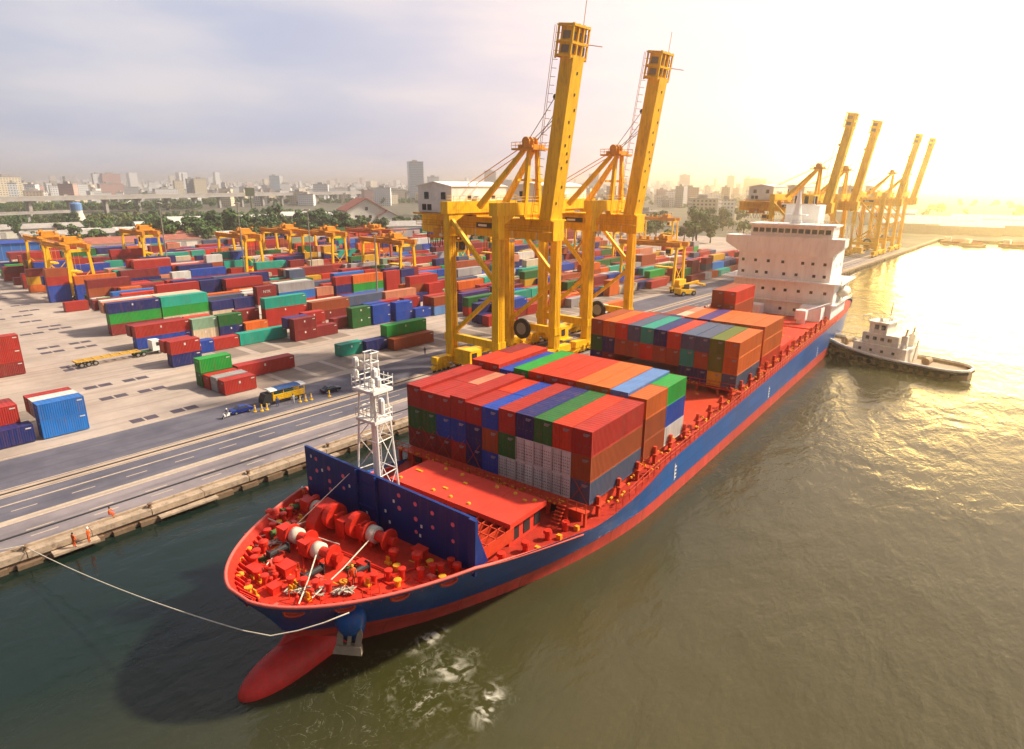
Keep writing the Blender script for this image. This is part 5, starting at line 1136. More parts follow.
# motor scooter with rider
def skin_mesh(pts, edges, rads, root=0, sub=1):
    me = bpy.data.meshes.new("tmp"); me.from_pydata(pts, edges, []); o = bpy.data.objects.new("tmp", me); col.objects.link(o)
    o.modifiers.new("skin", 'SKIN')
    for i, r in enumerate(rads): me.skin_vertices[0].data[i].radius = (r, r); me.skin_vertices[0].data[i].use_root = (i == root)
    s = o.modifiers.new("sub", 'SUBSURF'); s.levels = sub; s.render_levels = sub
    bpy.context.view_layer.update(); r = bpy.data.meshes.new_from_object(o.evaluated_get(bpy.context.evaluated_depsgraph_get())); bpy.data.objects.remove(o); return r
def person(loc, rz, pose, label, suit, helmet=None):
    t = empty("person", loc, rz); tag(t, label, "person")
    hip = .92
    if pose == 'stand': legs = [((-.1, .02, hip - .04), (-.12, .03, .5), (-.13, 0, .08), (-.13, -.14, .05)), ((.1, .02, hip - .04), (.13, -.02, .5), (.15, .02, .08), (.15, -.12, .05))]; lean = 0; arms = [((-.2, 0, 1.42), (-.3, .02, 1.15), (-.3, -.1, .9), (-.29, -.15, .82)), ((.2, 0, 1.42), (.31, 0, 1.15), (.27, -.16, .95), (.25, -.22, .88))]
    elif pose == 'point': legs = [((-.1, .02, hip - .04), (-.14, .0, .5), (-.16, .02, .08), (-.16, -.12, .05)), ((.1, .02, hip - .04), (.14, -.02, .5), (.18, .0, .08), (.18, -.14, .05))]; lean = -.04; arms = [((-.2, 0, 1.42), (-.28, -.2, 1.3), (-.22, -.45, 1.3), (-.2, -.54, 1.3)), ((.2, 0, 1.42), (.31, 0, 1.15), (.3, -.08, .9), (.29, -.12, .82))]
    else: hip = .5; legs = [((-.1, .0, hip), (-.14, -.42, .52), (-.14, -.4, .1), (-.14, -.54, .05)), ((.1, .0, hip), (.14, -.42, .52), (.14, -.4, .1), (.14, -.54, .05))]; lean = -.08; arms = [((-.2, lean, 1.0), (-.3, lean - .1, .78), (-.2, lean - .36, .72), (-.18, lean - .44, .72)), ((.2, lean, 1.0), (.3, lean - .1, .78), (.2, lean - .36, .72), (.18, lean - .44, .72))]
    sh = 1.42 if pose != 'sit' else 1.0; pts = [(0, 0, hip), (0, lean * .5, (hip + sh) / 2), (0, lean, sh), (0, lean, sh + .1), (0, lean - .02, sh + .2), (0, lean - .01, sh + .32)]; rads = [.16, .15, .15, .06, .095, .08]; ed = [(0, 1), (1, 2), (2, 3), (3, 4), (4, 5)]
    for L4 in legs:
        b0 = len(pts); pts += L4; rads += [.1, .075, .055, .04]; ed += [(0, b0), (b0, b0 + 1), (b0 + 1, b0 + 2), (b0 + 2, b0 + 3)]
    for A in arms:
        b0 = len(pts); pts += A; rads += [.08, .055, .042, .035]; ed += [(2, b0), (b0, b0 + 1), (b0 + 1, b0 + 2), (b0 + 2, b0 + 3)]
    me = skin_mesh([Vector(p) for p in pts], ed, rads); me.name = "body"; me.materials.append(suit); me.materials.append(M['skin']); me.materials.append(M['dark'])
    hands = [Vector(A[3]) for A in arms]
    for p in me.polygons:
        c = p.center
        p.material_index = 1 if c.z > sh + .07 or any((c - h).length < .09 for h in hands) else (2 if c.z < .1 else 0)
        p.use_smooth = True
    link("body", me, t)
    if helmet: MB().lathe([(.155, 0), (.15, .03), (.125, .05), (.12, .1), (.08, .15), (.02, .17)], (0, lean - .02, sh + .25), 12).build("helmet", helmet, t, smooth=True)
    else: MB().lathe([(.1, -.06), (.105, .02), (.08, .08), (.02, .11)], (0, lean + .01, sh + .27), 10).build("hair", M['dark'], t, smooth=True)
    return t
person((-2.85, 15.2, .8), RD(200), 'stand', "standing worker in orange coverall at the quay edge, nearer the rope", M['orange'])
person((-2.9, 16.6, .8), RD(150), 'stand', "worker in orange coverall and helmet at the quay edge, farther from the rope", M['orange'], M['helmet'])
person((-5.4, 19.6, GZ + .0), RD(140), 'sit', "worker in orange sitting on the quay kerb with dark hair", M['orange'])
MB_ = None
blu = mat("blue_shirt", (.05, .08, .2), .8); wht = mat("white_shirt", (.6, .6, .58), .8); gry = mat("grey_clothes", (.2, .2, .22), .8)
for x, y, rz, s, lab, hm in [(-26.3, 52.6, 90, blu, "person in blue beside the truck's front wheel", None), (-25.6, 55.2, 60, wht, "person in white shirt beside the yellow truck body", None), (-23.8, 73.6, 30, gry, "person in grey on the road past the black car", None), (-33.8, 93.2, 0, blu, "person in blue standing near the nearest quay crane's landward leg", None)]:
    person((x, y, GZ + .02), RD(rz), 'stand', lab, s, hm)
p = person((0, 0, 0), 0, 'point', "crewman in orange coverall with white helmet at the breakwater's quay end", M['orange'], M['helmet']); p.matrix_world = SHIP @ Matrix.Translation((-9.0, -19.6, FD)) @ Matrix.Rotation(RD(-20), 4, 'Z')
p = person((0, 0, 0), 0, 'stand', "crewman in orange standing by the windlass on the forecastle", M['orange'], M['yel']); p.matrix_world = SHIP @ Matrix.Translation((6.2, -25.8, FD)) @ Matrix.Rotation(RD(60), 4, 'Z')
t = empty("motor_scooter", (-27.3, 44.0, GZ), RD(20)); tag(t, "white motor scooter on the quay road behind the dark blue car", "scooter")
MB().prism_x([(-.5, .3), (.5, .3), (.75, .7), (.2, .75), (-.1, .4), (-.45, .9), (-.6, .85)], -.16, .16).build("body", M['white'], t); MB().cyl((-.32, -.5, 1.02), (.32, -.5, 1.02), .025, 6).build("handlebar", M['dark'], t)
wheelset(t, [(0, -.62), (0, .62)], .26, .1)
p = person((-27.3, 44.2, GZ + .28), RD(20), 'sit', "rider in grey on the white scooter on the quay road", gry, M['helmet'])

# ------------------------------------------------------------------ tug
T = Matrix.Translation((45.9, 163.4, 0)) @ Matrix.Rotation(RD(-101), 4, 'Z')
tug = empty("tugboat"); tug.matrix_world = T; tag(tug, "pale tugboat pushing at the ship's side with wake astern", "tugboat")
tugm = mat("tug_hull_dark", (.38, .26, .14), .6, grime=.5, scale=.8); tugw = mat("tug_cream", (.84, .78, .66), .5, grime=.3, scale=.7); tugd = mat("tug_deck", (.45, .33, .22), .7, grime=.4)
def tug_hb(y): 
    s = (y + 16) / 32
    return 5.0 * (1 - (1 - min(1, s / .42)) ** 2.2) ** .7 * (1 - .14 * max(0, (s - .6) / .4) ** 2) * sqrt(1 - .86 * max(0, (s - .88) / .12) ** 2) if s > 0 else 0
def tug_sh(y): return 2.0 + 2.3 * max(0, (4 - y) / 20) ** 1.7
mb = MB(); n = 32; ys = [-16 + 32 * k / n for k in range(n + 1)]
for side in (1, -1):
    vs = []; 
    for f in (-.8, 0, .35, .7, 1.0):
        for y in ys: vs.append((side * tug_hb(y) * (.8 + .2 * max(0, f)), y + (1 - max(0, f)) * 1.2 * max(0, -y / 16), f * tug_sh(y) if f > 0 else f))
    mb.add(vs, [(a * (n + 1) + i, a * (n + 1) + i + 1, (a + 1) * (n + 1) + i + 1, (a + 1) * (n + 1) + i) for a in range(4) for i in range(n)])
h = tug_hb(16); mb.add([(-h * .8, 16, -.8), (h * .8, 16, -.8), (h, 16, tug_sh(16)), (-h, 16, tug_sh(16))], [(0, 1, 2, 3)])
mb.build("hull", tugm, tug, smooth=True)
d = MB(); d.add([(-tug_hb(y) + .2, y, tug_sh(y) - .7) for y in ys] + [(tug_hb(y) - .2, y, tug_sh(y) - .7) for y in ys], [(i, i + 1, n + 2 + i, n + 1 + i) for i in range(n)]); d.build("deck", tugd, tug)
rim = MB()
for side in (1, -1): rim.tube([(side * tug_hb(y), y, tug_sh(y) + .02) for y in ys], .3, 6)
rim.tube([(-tug_hb(16), 16, 2.0), (tug_hb(16), 16, 2.0)], .34, 6); rim.build("bulwark_cap", tugw, tug)
fd = MB()
for side in (1, -1): fd.tube([(side * (tug_hb(y) + .12), y, tug_sh(y) * .72) for y in ys], .3, 6)
fd.build("rubber_fender", M['rubber'], tug)
ty_ = MB()
for side in (1, -1):
    for k in range(14): y = -12 + k * 1.95; ty_.cyl((side * (tug_hb(y) + .1), y, .9), (side * (tug_hb(y) + .45), y, .9), .55, 10)
ty_.build("tyre_fenders", M['rubber'], tug)
MB().box(-3.4, 3.4, -7.0, 4.4, 1.4, 4.4).build("deckhouse", tugw, tug); MB().box(-2.7, 2.7, -5.6, 2.2, 4.4, 6.8).build("upper_house", tugw, tug)
wh_ = MB().prism(([(-2.0, -4.6), (2.0, -4.6), (2.5, -3.4), (2.5, -.6), (-2.5, -.6), (-2.5, -3.4)]), 6.8, 9.2).prism([(-2.3, -5), (2.3, -5), (2.9, -3.4), (2.9, -.2), (-2.9, -.2), (-2.9, -3.4)], 9.2, 9.5).build("wheelhouse", tugw, tug)
for x in (-1.5, -.5, .5, 1.5): MB().box(x - .4, x + .4, -4.66, -4.58, 7.8, 8.8).build("window", M['glass'], wh_)
for s in (-1, 1):
    for y in (-2.8, -1.4): MB().box(s * 2.5 - .04, s * 2.5 + .04, y - .45, y + .45, 7.8, 8.8).build("window", M['glass'], wh_)
for s in (-1, 1):
    for y in (-5.4, -3, -.6, 1.8): MB().box(s * 3.4 - .04, s * 3.4 + .04, y - .3, y + .3, 2.8, 3.4).build("porthole", M['glass'], tug)
for x in (-1.9, 1.9): MB().box(x - .45, x + .45, 2.6, 3.8, 4.4, 7.2).cyl((x, 3.2, 7.2), (x, 3.4, 8.8), .25, 8).build("funnel", tugw, tug)
m_ = MB().cyl((0, -1.4, 9.4), (0, -1.2, 14), .14, 8).box(-1.4, 1.4, -1.5, -1.3, 11.6, 11.75).box(-.9, .9, -1.7, -1.1, 10.5, 10.65); m_.build("mast", tugw, tug)
for y_, z_, w__ in ((-4, 9.5, 2.0), (-12, 3.9, 2.6)):
    r_ = MB()
    for s in (-1, 1):
        r_.cyl((s * w__, y_ - 2.2, z_ + .9), (s * w__, y_ + 2.6, z_ + .9), .06, 5)
        for k in range(5): r_.cyl((s * w__, y_ - 2.2 + k * 1.2, z_ - .4), (s * w__, y_ - 2.2 + k * 1.2, z_ + .9), .05, 5)
    r_.cyl((-w__, y_ - 2.2, z_ + .9), (w__, y_ - 2.2, z_ + .9), .06, 5); r_.build("guard_rail", tugw, tug)
for x, y, z, r in ((1.2, -2.6, 9.5, .35), (-1.4, -1.4, 9.5, .28), (2.6, 3.2, 4.4, .5), (-2.6, 3.4, 4.4, .5)): MB().lathe([(r, 0), (r, r * 1.6), (r * .5, r * 2.4)], (x, y, z), 10).build("deck_dome", tugw, tug)
for s in (-1, 1):
    for y in (-4.4, -2.8, -1.2, .4): MB().box(s * 2.7 - .04, s * 2.7 + .04, y - .4, y + .4, 5.2, 6.1).build("window", M['glass'], tug)
for x in (-1.6, 0, 1.6): MB().box(x - .45, x + .45, -5.66, -5.58, 5.2, 6.1).build("window", M['glass'], tug)
MB().bar((0, 4.8, 1.4), (0, 5.2, 6.4), .3).bar((-1.4, 5.0, 5.2), (1.4, 5.0, 5.2), .2).build("tow_mast", tugw, tug)
MB().cyl((-1.2, -10, 3.6), (1.2, -10, 3.6), .8, 14).cyl((-1, 7.6, 2.2), (1, 7.6, 2.2), .8, 14).build("towing_winch", tugm, tug)
rl = MB()
for s in (-1, 1):
    for hh in (.5, 1): rl.cyl((s * 3.3, -7, 4.4 + hh), (s * 3.3, 4.3, 4.4 + hh), .05, 5)
    for k in range(9): rl.cyl((s * 3.3, -7 + k * 1.4, 4.4), (s * 3.3, -7 + k * 1.4, 5.4), .05, 5)
rl.build("railing", tugw, tug)
for i, (x, y, l, lab) in enumerate([(20, 540, 14, "small dark workboat moored by the far shore"), (44, 552, 20, "red brown barge at the far bank at the right edge"), (8, 553, 16, "long barge lying before the sunlit sheds")]):
    t = empty("river_barge", (x, y, 0), RD(70 + 10 * i)); tag(t, lab, "barge"); w_ = 3.2
    MB().add([(-w_, -l / 2, 0), (w_, -l / 2, 0), (w_, l / 2, 0), (-w_, l / 2, 0), (-w_ * .6, -l / 2 - 2, 1.8), (w_ * .6, -l / 2 - 2, 1.8), (w_ * 1.1, l / 2, 1.8), (-w_ * 1.1, l / 2, 1.8)], [(4, 5, 6, 7), (0, 1, 5, 4), (1, 2, 6, 5), (2, 3, 7, 6), (3, 0, 4, 7)]).build("hull", CM['rust'] if i else tugm, t)
    MB().box(-2, 2, l / 2 - 6, l / 2 - 2, 1.8, 4.4).build("cabin", tugw, t); MB().prism_y([(-2.4, 1.8), (2.4, 1.8), (0, 3.2)], -l / 2 + 1, l / 2 - 7).build("hold_cover", CM['rust'], t)

# ------------------------------------------------------------------ mooring lines and bollards
def S2W(p): return SHIP @ Vector(p)
bprot = MB().lathe([(.28, 0), (.2, .1), (.18, .34), (.3, .42), (.3, .52), (.15, .57)], (0, 0, 0), 12).mesh("quay_bollard", M['rubberf'])
blabs = []
for k in range(11):
    y = -1 + k * 12.3; o = link("quay_bollard", bprot, None, (-4.5, y, GZ + .02))
    tag(o, "iron bollard holding the bow mooring rope on the quay edge" if k == 1 else "%s iron bollard along the quay edge beyond the roped one" % ordw(max(0, k - 2)) if k > 1 else "iron bollard on the quay edge at the left frame corner", "bollard", "bollards along the quay edge")
def sag(a, b, s, n=16): 
    a = Vector(a); b = Vector(b); return [a.lerp(b, k / n) - Vector((0, 0, s * 4 * (k / n) * (1 - k / n))) for k in range(n + 1)]
P1 = S2W((4.0, -34.3, 6.7)); path = sag((-4.4, 11.3, GZ + .4), P1, .7, 22) + [S2W(p) for p in ((5.8, -33.3, 6.5), (7.2, -31.9, 6.75), (8.4, -30.4, 7.1), (9.4, -28.8, 7.5))]
rp = MB().tube(path, .05, 6).build("mooring_rope", M['rope'], smooth=True); tag(rp, "pale mooring rope sagging from the bow to the quay edge", "rope")
rp = MB().tube(sag((-4.4, 11.2, GZ + .6), (-14, -4, GZ + .05), .2), .06, 6).build("loose_rope", M['rope']); tag(rp, "slack pale rope lying along the quay at the left edge", "rope")
# ------------------------------------------------------------------ city, trees, viaduct
def polar(u, d, v=None):
    """ground point in the direction of image column u at horizontal distance d; with v also the height seen there"""
    q = fw + r1 * ((u - 512) / 638.57) - u1 * (((v if v is not None else 185) - 374.5) / 638.57)
    s = d / sqrt(q.x * q.x + q.y * q.y); return Vector((CAM.x + q.x * s, CAM.y + q.y * s, CAM.z + q.z * s))
def facade(name, wall, win, sx, sz, rough=.75):
    m = bpy.data.materials.new(name); m.use_nodes = True; t = m.node_tree; b = t.nodes["Principled BSDF"]; L = t.links.new; N = t.nodes.new
    co = N("ShaderNodeTexCoord"); sp_ = N("ShaderNodeSeparateXYZ"); L(co.outputs["Object"], sp_.inputs[0])
    ad = N("ShaderNodeMath"); ad.operation = 'ADD'; L(sp_.outputs[0], ad.inputs[0]); L(sp_.outputs[1], ad.inputs[1])
    def stripe(v, per, duty):
        d = N("ShaderNodeMath"); d.operation = 'DIVIDE'; d.inputs[1].default_value = per; L(v, d.inputs[0]); f = N("ShaderNodeMath"); f.operation = 'FRACT'; L(d.outputs[0], f.inputs[0])
        g = N("ShaderNodeMath"); g.operation = 'LESS_THAN'; g.inputs[1].default_value = duty; L(f.outputs[0], g.inputs[0]); return g.outputs[0]
    mu = N("ShaderNodeMath"); mu.operation = 'MULTIPLY'; L(stripe(ad.outputs[0], sx, .52), mu.inputs[0]); L(stripe(sp_.outputs[2], sz, .46), mu.inputs[1])
    nz = N("ShaderNodeNewGeometry"); sn = N("ShaderNodeSeparateXYZ"); L(nz.outputs["Normal"], sn.inputs[0]); ab = N("ShaderNodeMath"); ab.operation = 'ABSOLUTE'; L(sn.outputs[2], ab.inputs[0]); lt_ = N("ShaderNodeMath"); lt_.operation = 'LESS_THAN'; lt_.inputs[1].default_value = .5; L(ab.outputs[0], lt_.inputs[0])
    m2 = N("ShaderNodeMath"); m2.operation = 'MULTIPLY'; L(mu.outputs[0], m2.inputs[0]); L(lt_.outputs[0], m2.inputs[1])
    mx = N("ShaderNodeMix"); mx.data_type = 'RGBA'; mx.inputs[6].default_value = (*wall, 1); mx.inputs[7].default_value = (*win, 1); L(m2.outputs[0], mx.inputs[0]); L(mx.outputs[2], b.inputs["Base Color"]); b.inputs["Roughness"].default_value = rough
    return m
FW = [("white", facade("facade_white", (.86, .86, .86), (.32, .33, .36), 3.2, 3.3)), ("cream", facade("facade_cream", (.80, .70, .52), (.32, .28, .24), 3.6, 3.2)), ("pink", facade("facade_pink", (.56, .36, .32), (.28, .2, .2), 3.4, 3.4)),
      ("grey", facade("facade_grey", (.42, .42, .44), (.09, .1, .12), 3.0, 3.3)), ("tan", facade("facade_tan", (.48, .38, .28), (.1, .09, .09), 4.0, 3.2)), ("glass blue", facade("facade_glass", (.34, .42, .50), (.05, .09, .15), 2.2, 3.6, .25))]
roofm = mat("roof_red_tile", (.36, .13, .09), .85, var=.25, scale=.3); roofg = mat("roof_grey_sheet", (.40, .37, .34), .7, var=.25, grime=.6, scale=.2); roofw = mat("roof_white_sheet", (.66, .63, .58), .6, var=.15, grime=.5, scale=.2)
fd_ = dict(FW)
def building(p, w, d, h, kind, label, rz, cat="building", group=None, top=None):
    o = MB().box(-w / 2, w / 2, -d / 2, d / 2, 0, h).mesh("building", fd_[kind]); b = link("building", o, None, (p.x, p.y, GZ), rz); tag(b, label, cat, group)
    r = MB(); r.box(-w / 2 - .3, w / 2 + .3, -d / 2 - .3, d / 2 + .3, h, h + .9)
    if top != 'flat': r.box(-w * .2, w * .12, -d * .2, d * .25, h + .9, h + 4)
    r.build("roof", roofg, b); return b
def look(p): return atan2(p.y - CAM.y, p.x - CAM.x) - pi / 2
PROM = [ # u, v top, px width, dist, depth, kind, label
    (6, 177, 22, 1250, 18, "cream", "cream apartment tower at the left edge beyond the viaduct"), (35, 187, 14, 1900, 30, "grey", "small grey block right of the cream apartment tower"), (54, 183, 17, 1700, 24, "white", "white block of flats left of the stepped white one"), (75, 184, 20, 1450, 26, "white", "wide stepped white office block above the viaduct"),
    (97, 174, 10, 2000, 22, "white", "slim white tower left of the pinkish twin tower"), (110, 174, 17, 2000, 22, "pink", "pinkish twin tower on the skyline at left"), (110, 184, 22, 1500, 24, "pink", "lower pink block in front of the twin tower"), (125, 187, 22, 1700, 30, "grey", "long greenish grey roofed block right of the twin tower"),
    (178, 181, 9, 1800, 20, "cream", "narrow cream block on the skyline left of the cream slab"), (199, 179, 12, 1500, 14, "cream", "cream slab tower with grey end on the skyline"), (190, 179, 8, 1510, 14, "grey", "grey end block joined to the cream slab tower"), (165, 189, 22, 1600, 30, "white", "low white block below the narrow cream tower"),
    (274, 176, 9, 1900, 20, "glass blue", "single blue glass tower on the skyline left of the gabled house"), (284, 184, 10, 2000, 20, "white", "white block right of the single blue glass tower"), (415, 162, 15, 1500, 26, "glass blue", "tall blue glass tower with pale crown left of the machinery house"), (433, 177, 11, 1700, 20, "white", "white block right of the tall glass tower"),
    (490, 171, 11, 2300, 26, "tan", "hazy stepped tower behind the nearest crane's machinery house"), (503, 180, 18, 2200, 26, "grey", "hazy wide block between the crane and stepped tower"), (594, 174, 10, 2300, 20, "glass blue", "hazy tower left of the second crane's apex"), (685, 175, 10, 2600, 24, "grey", "hazy tower right of the second crane boom"),
    (731, 176, 7, 2600, 24, "grey", "slim hazy tower left of the far crane's house"), (755, 179, 22, 2600, 24, "tan", "broad hazy block just left of the far cranes"), (344, 189, 42, 1800, 40, "white", "long low white hall on the skyline behind the gabled house"), (372, 190, 20, 1200, 30, "pink", "pink block right behind the gabled house"), (395, 190, 18, 1300, 30, "cream", "cream block between pink block and glass tower"),
    (703, 199, 26, 640, 22, "cream", "long cream apartment block with many windows right of the second crane"), (727, 200, 14, 650, 18, "white", "white apartment block beside the long cream one"), (645, 212, 26, 560, 20, "cream", "low cream apartment block behind the far yard gantries"), (430, 193, 20, 800, 20, "white", "white balcony block below the tall glass tower")]
for u, v, pw_, d, dep, kind, lab in PROM:
    p = polar(u, d, v); h = p.z - GZ; dd = (Vector((p.x, p.y, 0)) - Vector((CAM.x, CAM.y, 0))).dot(Vector((fw.x, fw.y, 0)).normalized()); w_ = pw_ * dd / 638 * 1.0
    building(p, w_ * .9, dep, h, kind, lab, look(p) + .18)
cr2 = random.Random(11); cols_ = ["white"] * 13 + ["cream"] * 4 + ["pink"] * 3 + ["grey"] * 3 + ["tan"] * 2
for i in range(330):
    u = cr2.uniform(-15, 760); d = 1130 + 2500 * cr2.random() ** 1.3; p = polar(u, d); k = cr2.choice(cols_)
    h = cr2.uniform(8, 16) if cr2.random() < .55 else cr2.uniform(16, 34)
    building(p, cr2.uniform(10, 30), cr2.uniform(12, 26), h, k, "small %s %s building among the crowded hazy city behind the viaduct" % (k, "low" if h < 16 else "mid-rise"), look(p) + cr2.uniform(-.5, .5), group="%s %s buildings in the hazy city" % (k, "low" if h < 16 else "mid-rise"))
fmb = MB()
for i in range(2400):
    u = cr2.uniform(-30, 800); d = 2400 + 5000 * cr2.random(); p = polar(u, d); w_ = cr2.uniform(9, 36); h = cr2.uniform(8, 34) * (d / 4500) if cr2.random() < .93 else cr2.uniform(30, 70)
    fmb.box(p.x - w_ / 2, p.x + w_ / 2, p.y - w_ / 2, p.y + w_ / 2, GZ, GZ + h, cr2.choice((0, 0, 0, 1, 2, 3)))
tag(fmb.build("distant_city", [m for _, m in FW[:5]]), "hazy far city merging into one band along the horizon", "city", None, "stuff")

# gabled house, sheds, water tower
p = polar(361, 570); t = empty("gabled_house", (p.x, p.y, GZ), look(p) + .25); tag(t, "large white gabled house with red tiled roof above the yard", "house")
wl = mat("house_white", (.72, .68, .6), .8, var=.1, grime=.3)
t.scale = (1.45, 1.45, 1.45); MB().prism_y([(-11, 0), (11, 0), (11, 11), (0, 17), (-11, 11)], -9, 12).build("wall", wl, t); MB().add([(-12.4, -10, 10.4), (0, -10, 17.4), (0, 13, 17.4), (-12.4, 13, 10.4), (12.4, -10, 10.4), (12.4, 13, 10.4), (-12.4, -10, 10.0), (0, -10, 16.9), (0, 13, 16.9), (-12.4, 13, 10.0), (12.4, -10, 10.0), (12.4, 13, 10.0)], [(0, 1, 2, 3), (1, 4, 5, 2), (6, 9, 8, 7), (7, 8, 11, 10), (0, 6, 7, 1), (1, 7, 10, 4), (0, 3, 9, 6), (4, 10, 11, 5)]).build("roof", roofm, t)
MB().prism_y([(6, 0), (18, 0), (18, 7), (12, 10), (6, 7)], -11, 6).build("side_wing", wl, t); MB().add([(5.4, -11.6, 6.9), (12, -11.6, 10.3), (12, 6.6, 10.3), (5.4, 6.6, 6.9), (18.6, -11.6, 6.9), (18.6, 6.6, 6.9)], [(0, 1, 2, 3), (1, 4, 5, 2)]).build("side_roof", roofm, t)
MB().box(-16, -4, -13, -9, 0, 6.5).build("annex", wl, t)
for x, z in ((-6, 7), (-2, 7), (2, 7), (0, 11.5), (-6, 3), (0, 3)): MB().box(x - .8, x + .8, -9.1, -8.98, z - .9, z + .9).build("window", M['glass'], t)
SH = [(170, 560, 54, 18, 6, roofw, "long white roofed shed at the foot of the viaduct, left of the next"), (208, 600, 66, 20, 7, roofw, "white sloping roofed hall beneath the viaduct piers"), (128, 430, 90, 16, 5, roofm, "long red roofed row of sheds behind the yard gantry"), (92, 420, 60, 14, 5, roofm, "red roofed shed row behind the green and white stacks"), (228, 470, 70, 14, 5, roofm, "brownish red roofed sheds behind the tree belt's left part"),
      (215, 440, 26, 14, 6, roofw, "white hipped roof shed left of the yard gantry above tree belt"), (320, 600, 44, 20, 9, roofw, "white flat roofed warehouse left of the gabled house"), (300, 620, 40, 20, 9, roofw, "low white warehouse in the trees, second left of the gabled house"), (410, 480, 46, 20, 8, roofg, "grey roofed cream shed right of the gabled house"), (60, 500, 50, 16, 5, roofg, "grey roofed shed beside the blue and white silo"),
      (20, 560, 60, 18, 6, roofg, "grey roofed shed below the lower ramp at the left"), (110, 520, 40, 14, 5, roofw, "pale roofed shed behind the red roofed row"), (255, 640, 60, 18, 6, roofw, "far pale hall half hidden by the tree belt"), (345, 560, 24, 14, 7, roofw, "small white block left of the gabled house"), (150, 500, 46, 12, 4.5, roofm, "small red roofed row before the viaduct")]
for u, d, w_, dp, h, rm_, lab in SH:
    p = polar(u, d); t = empty("shed", (p.x, p.y, GZ), look(p) + .2); tag(t, lab, "shed"); hw, hd = w_ / 2, dp / 2
    MB().box(-hw, hw, -hd, hd, 0, h).build("wall", wl, t); MB().prism_x([(-hd - .8, h), (hd + .8, h), (0, h + dp * .16)], -hw - .8, hw + .8).build("roof", rm_, t)
    for k in range(int(w_ / 9)): MB().box(-hw + 3 + k * 9, -hw + 6 + k * 9, -hd - .05, -hd + .05, 0, h * .7).build("door", roofg, t)
p = polar(72, 700); t = empty("silo", (p.x, p.y, GZ)); tag(t, "conical white silo with blue top before the viaduct", "silo")
MB().lathe([(7, 0), (4.4, 10), (4.4, 12)], (0, 0, 0), 16).build("cone_base", wl, t); MB().lathe([(4.5, 12), (4.6, 17.5), (3.2, 19)], (0, 0, 0), 16).build("blue_top", CM['sky'], t)
p = polar(6, 400); t = empty("blue_hall", (p.x, p.y, GZ), look(p) + .1); t.scale = (.75, .75, .75); tag(t, "bright blue steel hall at the left edge behind the yard", "hall")
MB().box(-16, 14, -6, 8, 0, 11).build("wall", CM['azure'], t); MB().prism_x([(-7, 11), (9, 11), (1, 12.6)], -17, 15).build("roof", CM['blue'], t)
for k in range(6): MB().box(-15 + k * 5, -14.6 + k * 5, -6.15, -6, 0, 11).build("rib", CM['sky'], t)

# viaduct
A = polar(0, 880); Bq = polar(240, 1097); dv = (Bq - A); dv.z = 0; dv.normalize(); nv = Vector((-dv.y, dv.x, 0))
t = empty("viaduct", (A.x, A.y, GZ), atan2(dv.y, dv.x)); tag(t, "long grey elevated road on concrete piers crossing behind the yard", "viaduct")
vm = mat("viaduct_concrete", (.34, .32, .31), .85, var=.15, grime=.4, scale=.05)
MB().box(-400, 900, -7, 7, 15.8, 19.6).box(-400, 900, -7.2, -6.8, 19.6, 20.8).box(-400, 900, 6.8, 7.2, 19.6, 20.8).build("deck", vm, t)
for k in range(-4, 19): MB().prism_x([(-2.2, -.5), (2.2, -.5), (2.2, 12.5), (6, 15.8), (-6, 15.8), (-2.2, 12.5)], k * 45 - 1.8 + 25, k * 45 + 1.8 + 25).build("pier", vm, t)
A2 = polar(-10, 720); t2 = empty("ramp_bridge", (A2.x, A2.y, GZ), atan2(dv.y, dv.x)); tag(t2, "lower grey ramp bridge under the viaduct at left", "bridge")
MB().box(-100, 62, -4, 4, 8.2, 9.8).box(-100, 62, -4.1, -3.9, 9.8, 10.8).build("deck", vm, t2)
for k in range(5): MB().box(-60 + k * 28, -57.5 + k * 28, -1.5, 1.5, -.4, 8.2).build("pier", vm, t2)
p = polar(249, 1060); t = empty("billboard", (p.x, p.y, GZ), look(p)); tag(t, "blank olive billboard on a mast beside the viaduct", "billboard"); MB().box(-6.5, 6.5, -.5, .5, 17, 29).build("panel", CM['olive'], t); MB().box(-.7, .7, -.7, .7, 0, 17).build("mast", M['dark'], t)

# high-mast lights
for x, y, h, lab in ((-216, 52, 32, "tall thin lighting mast at the left edge of the yard"), (-160, 116, 30, "tall lighting mast before the middle yard gantry"), (-140, 132, 28, "lighting mast left of the gabled house"), (-178, 96, 30, "lighting mast by the yard gantry behind white stack"), (-96, 128, 22, "thin lighting mast nearest the quay crane")):
    t = empty("lighting_mast", (x, y, GZ)); tag(t, lab, "light mast", "tall lighting masts in the yard"); MB().tube([(0, 0, 0), (0, 0, h)], [.32, .16], 8).build("pole", M['steel'], t)
    MB().lathe([(1.1, 0), (1.1, .25), (.3, .4)], (0, 0, h - .3), 10).build("lamp_ring", M['steel'], t)

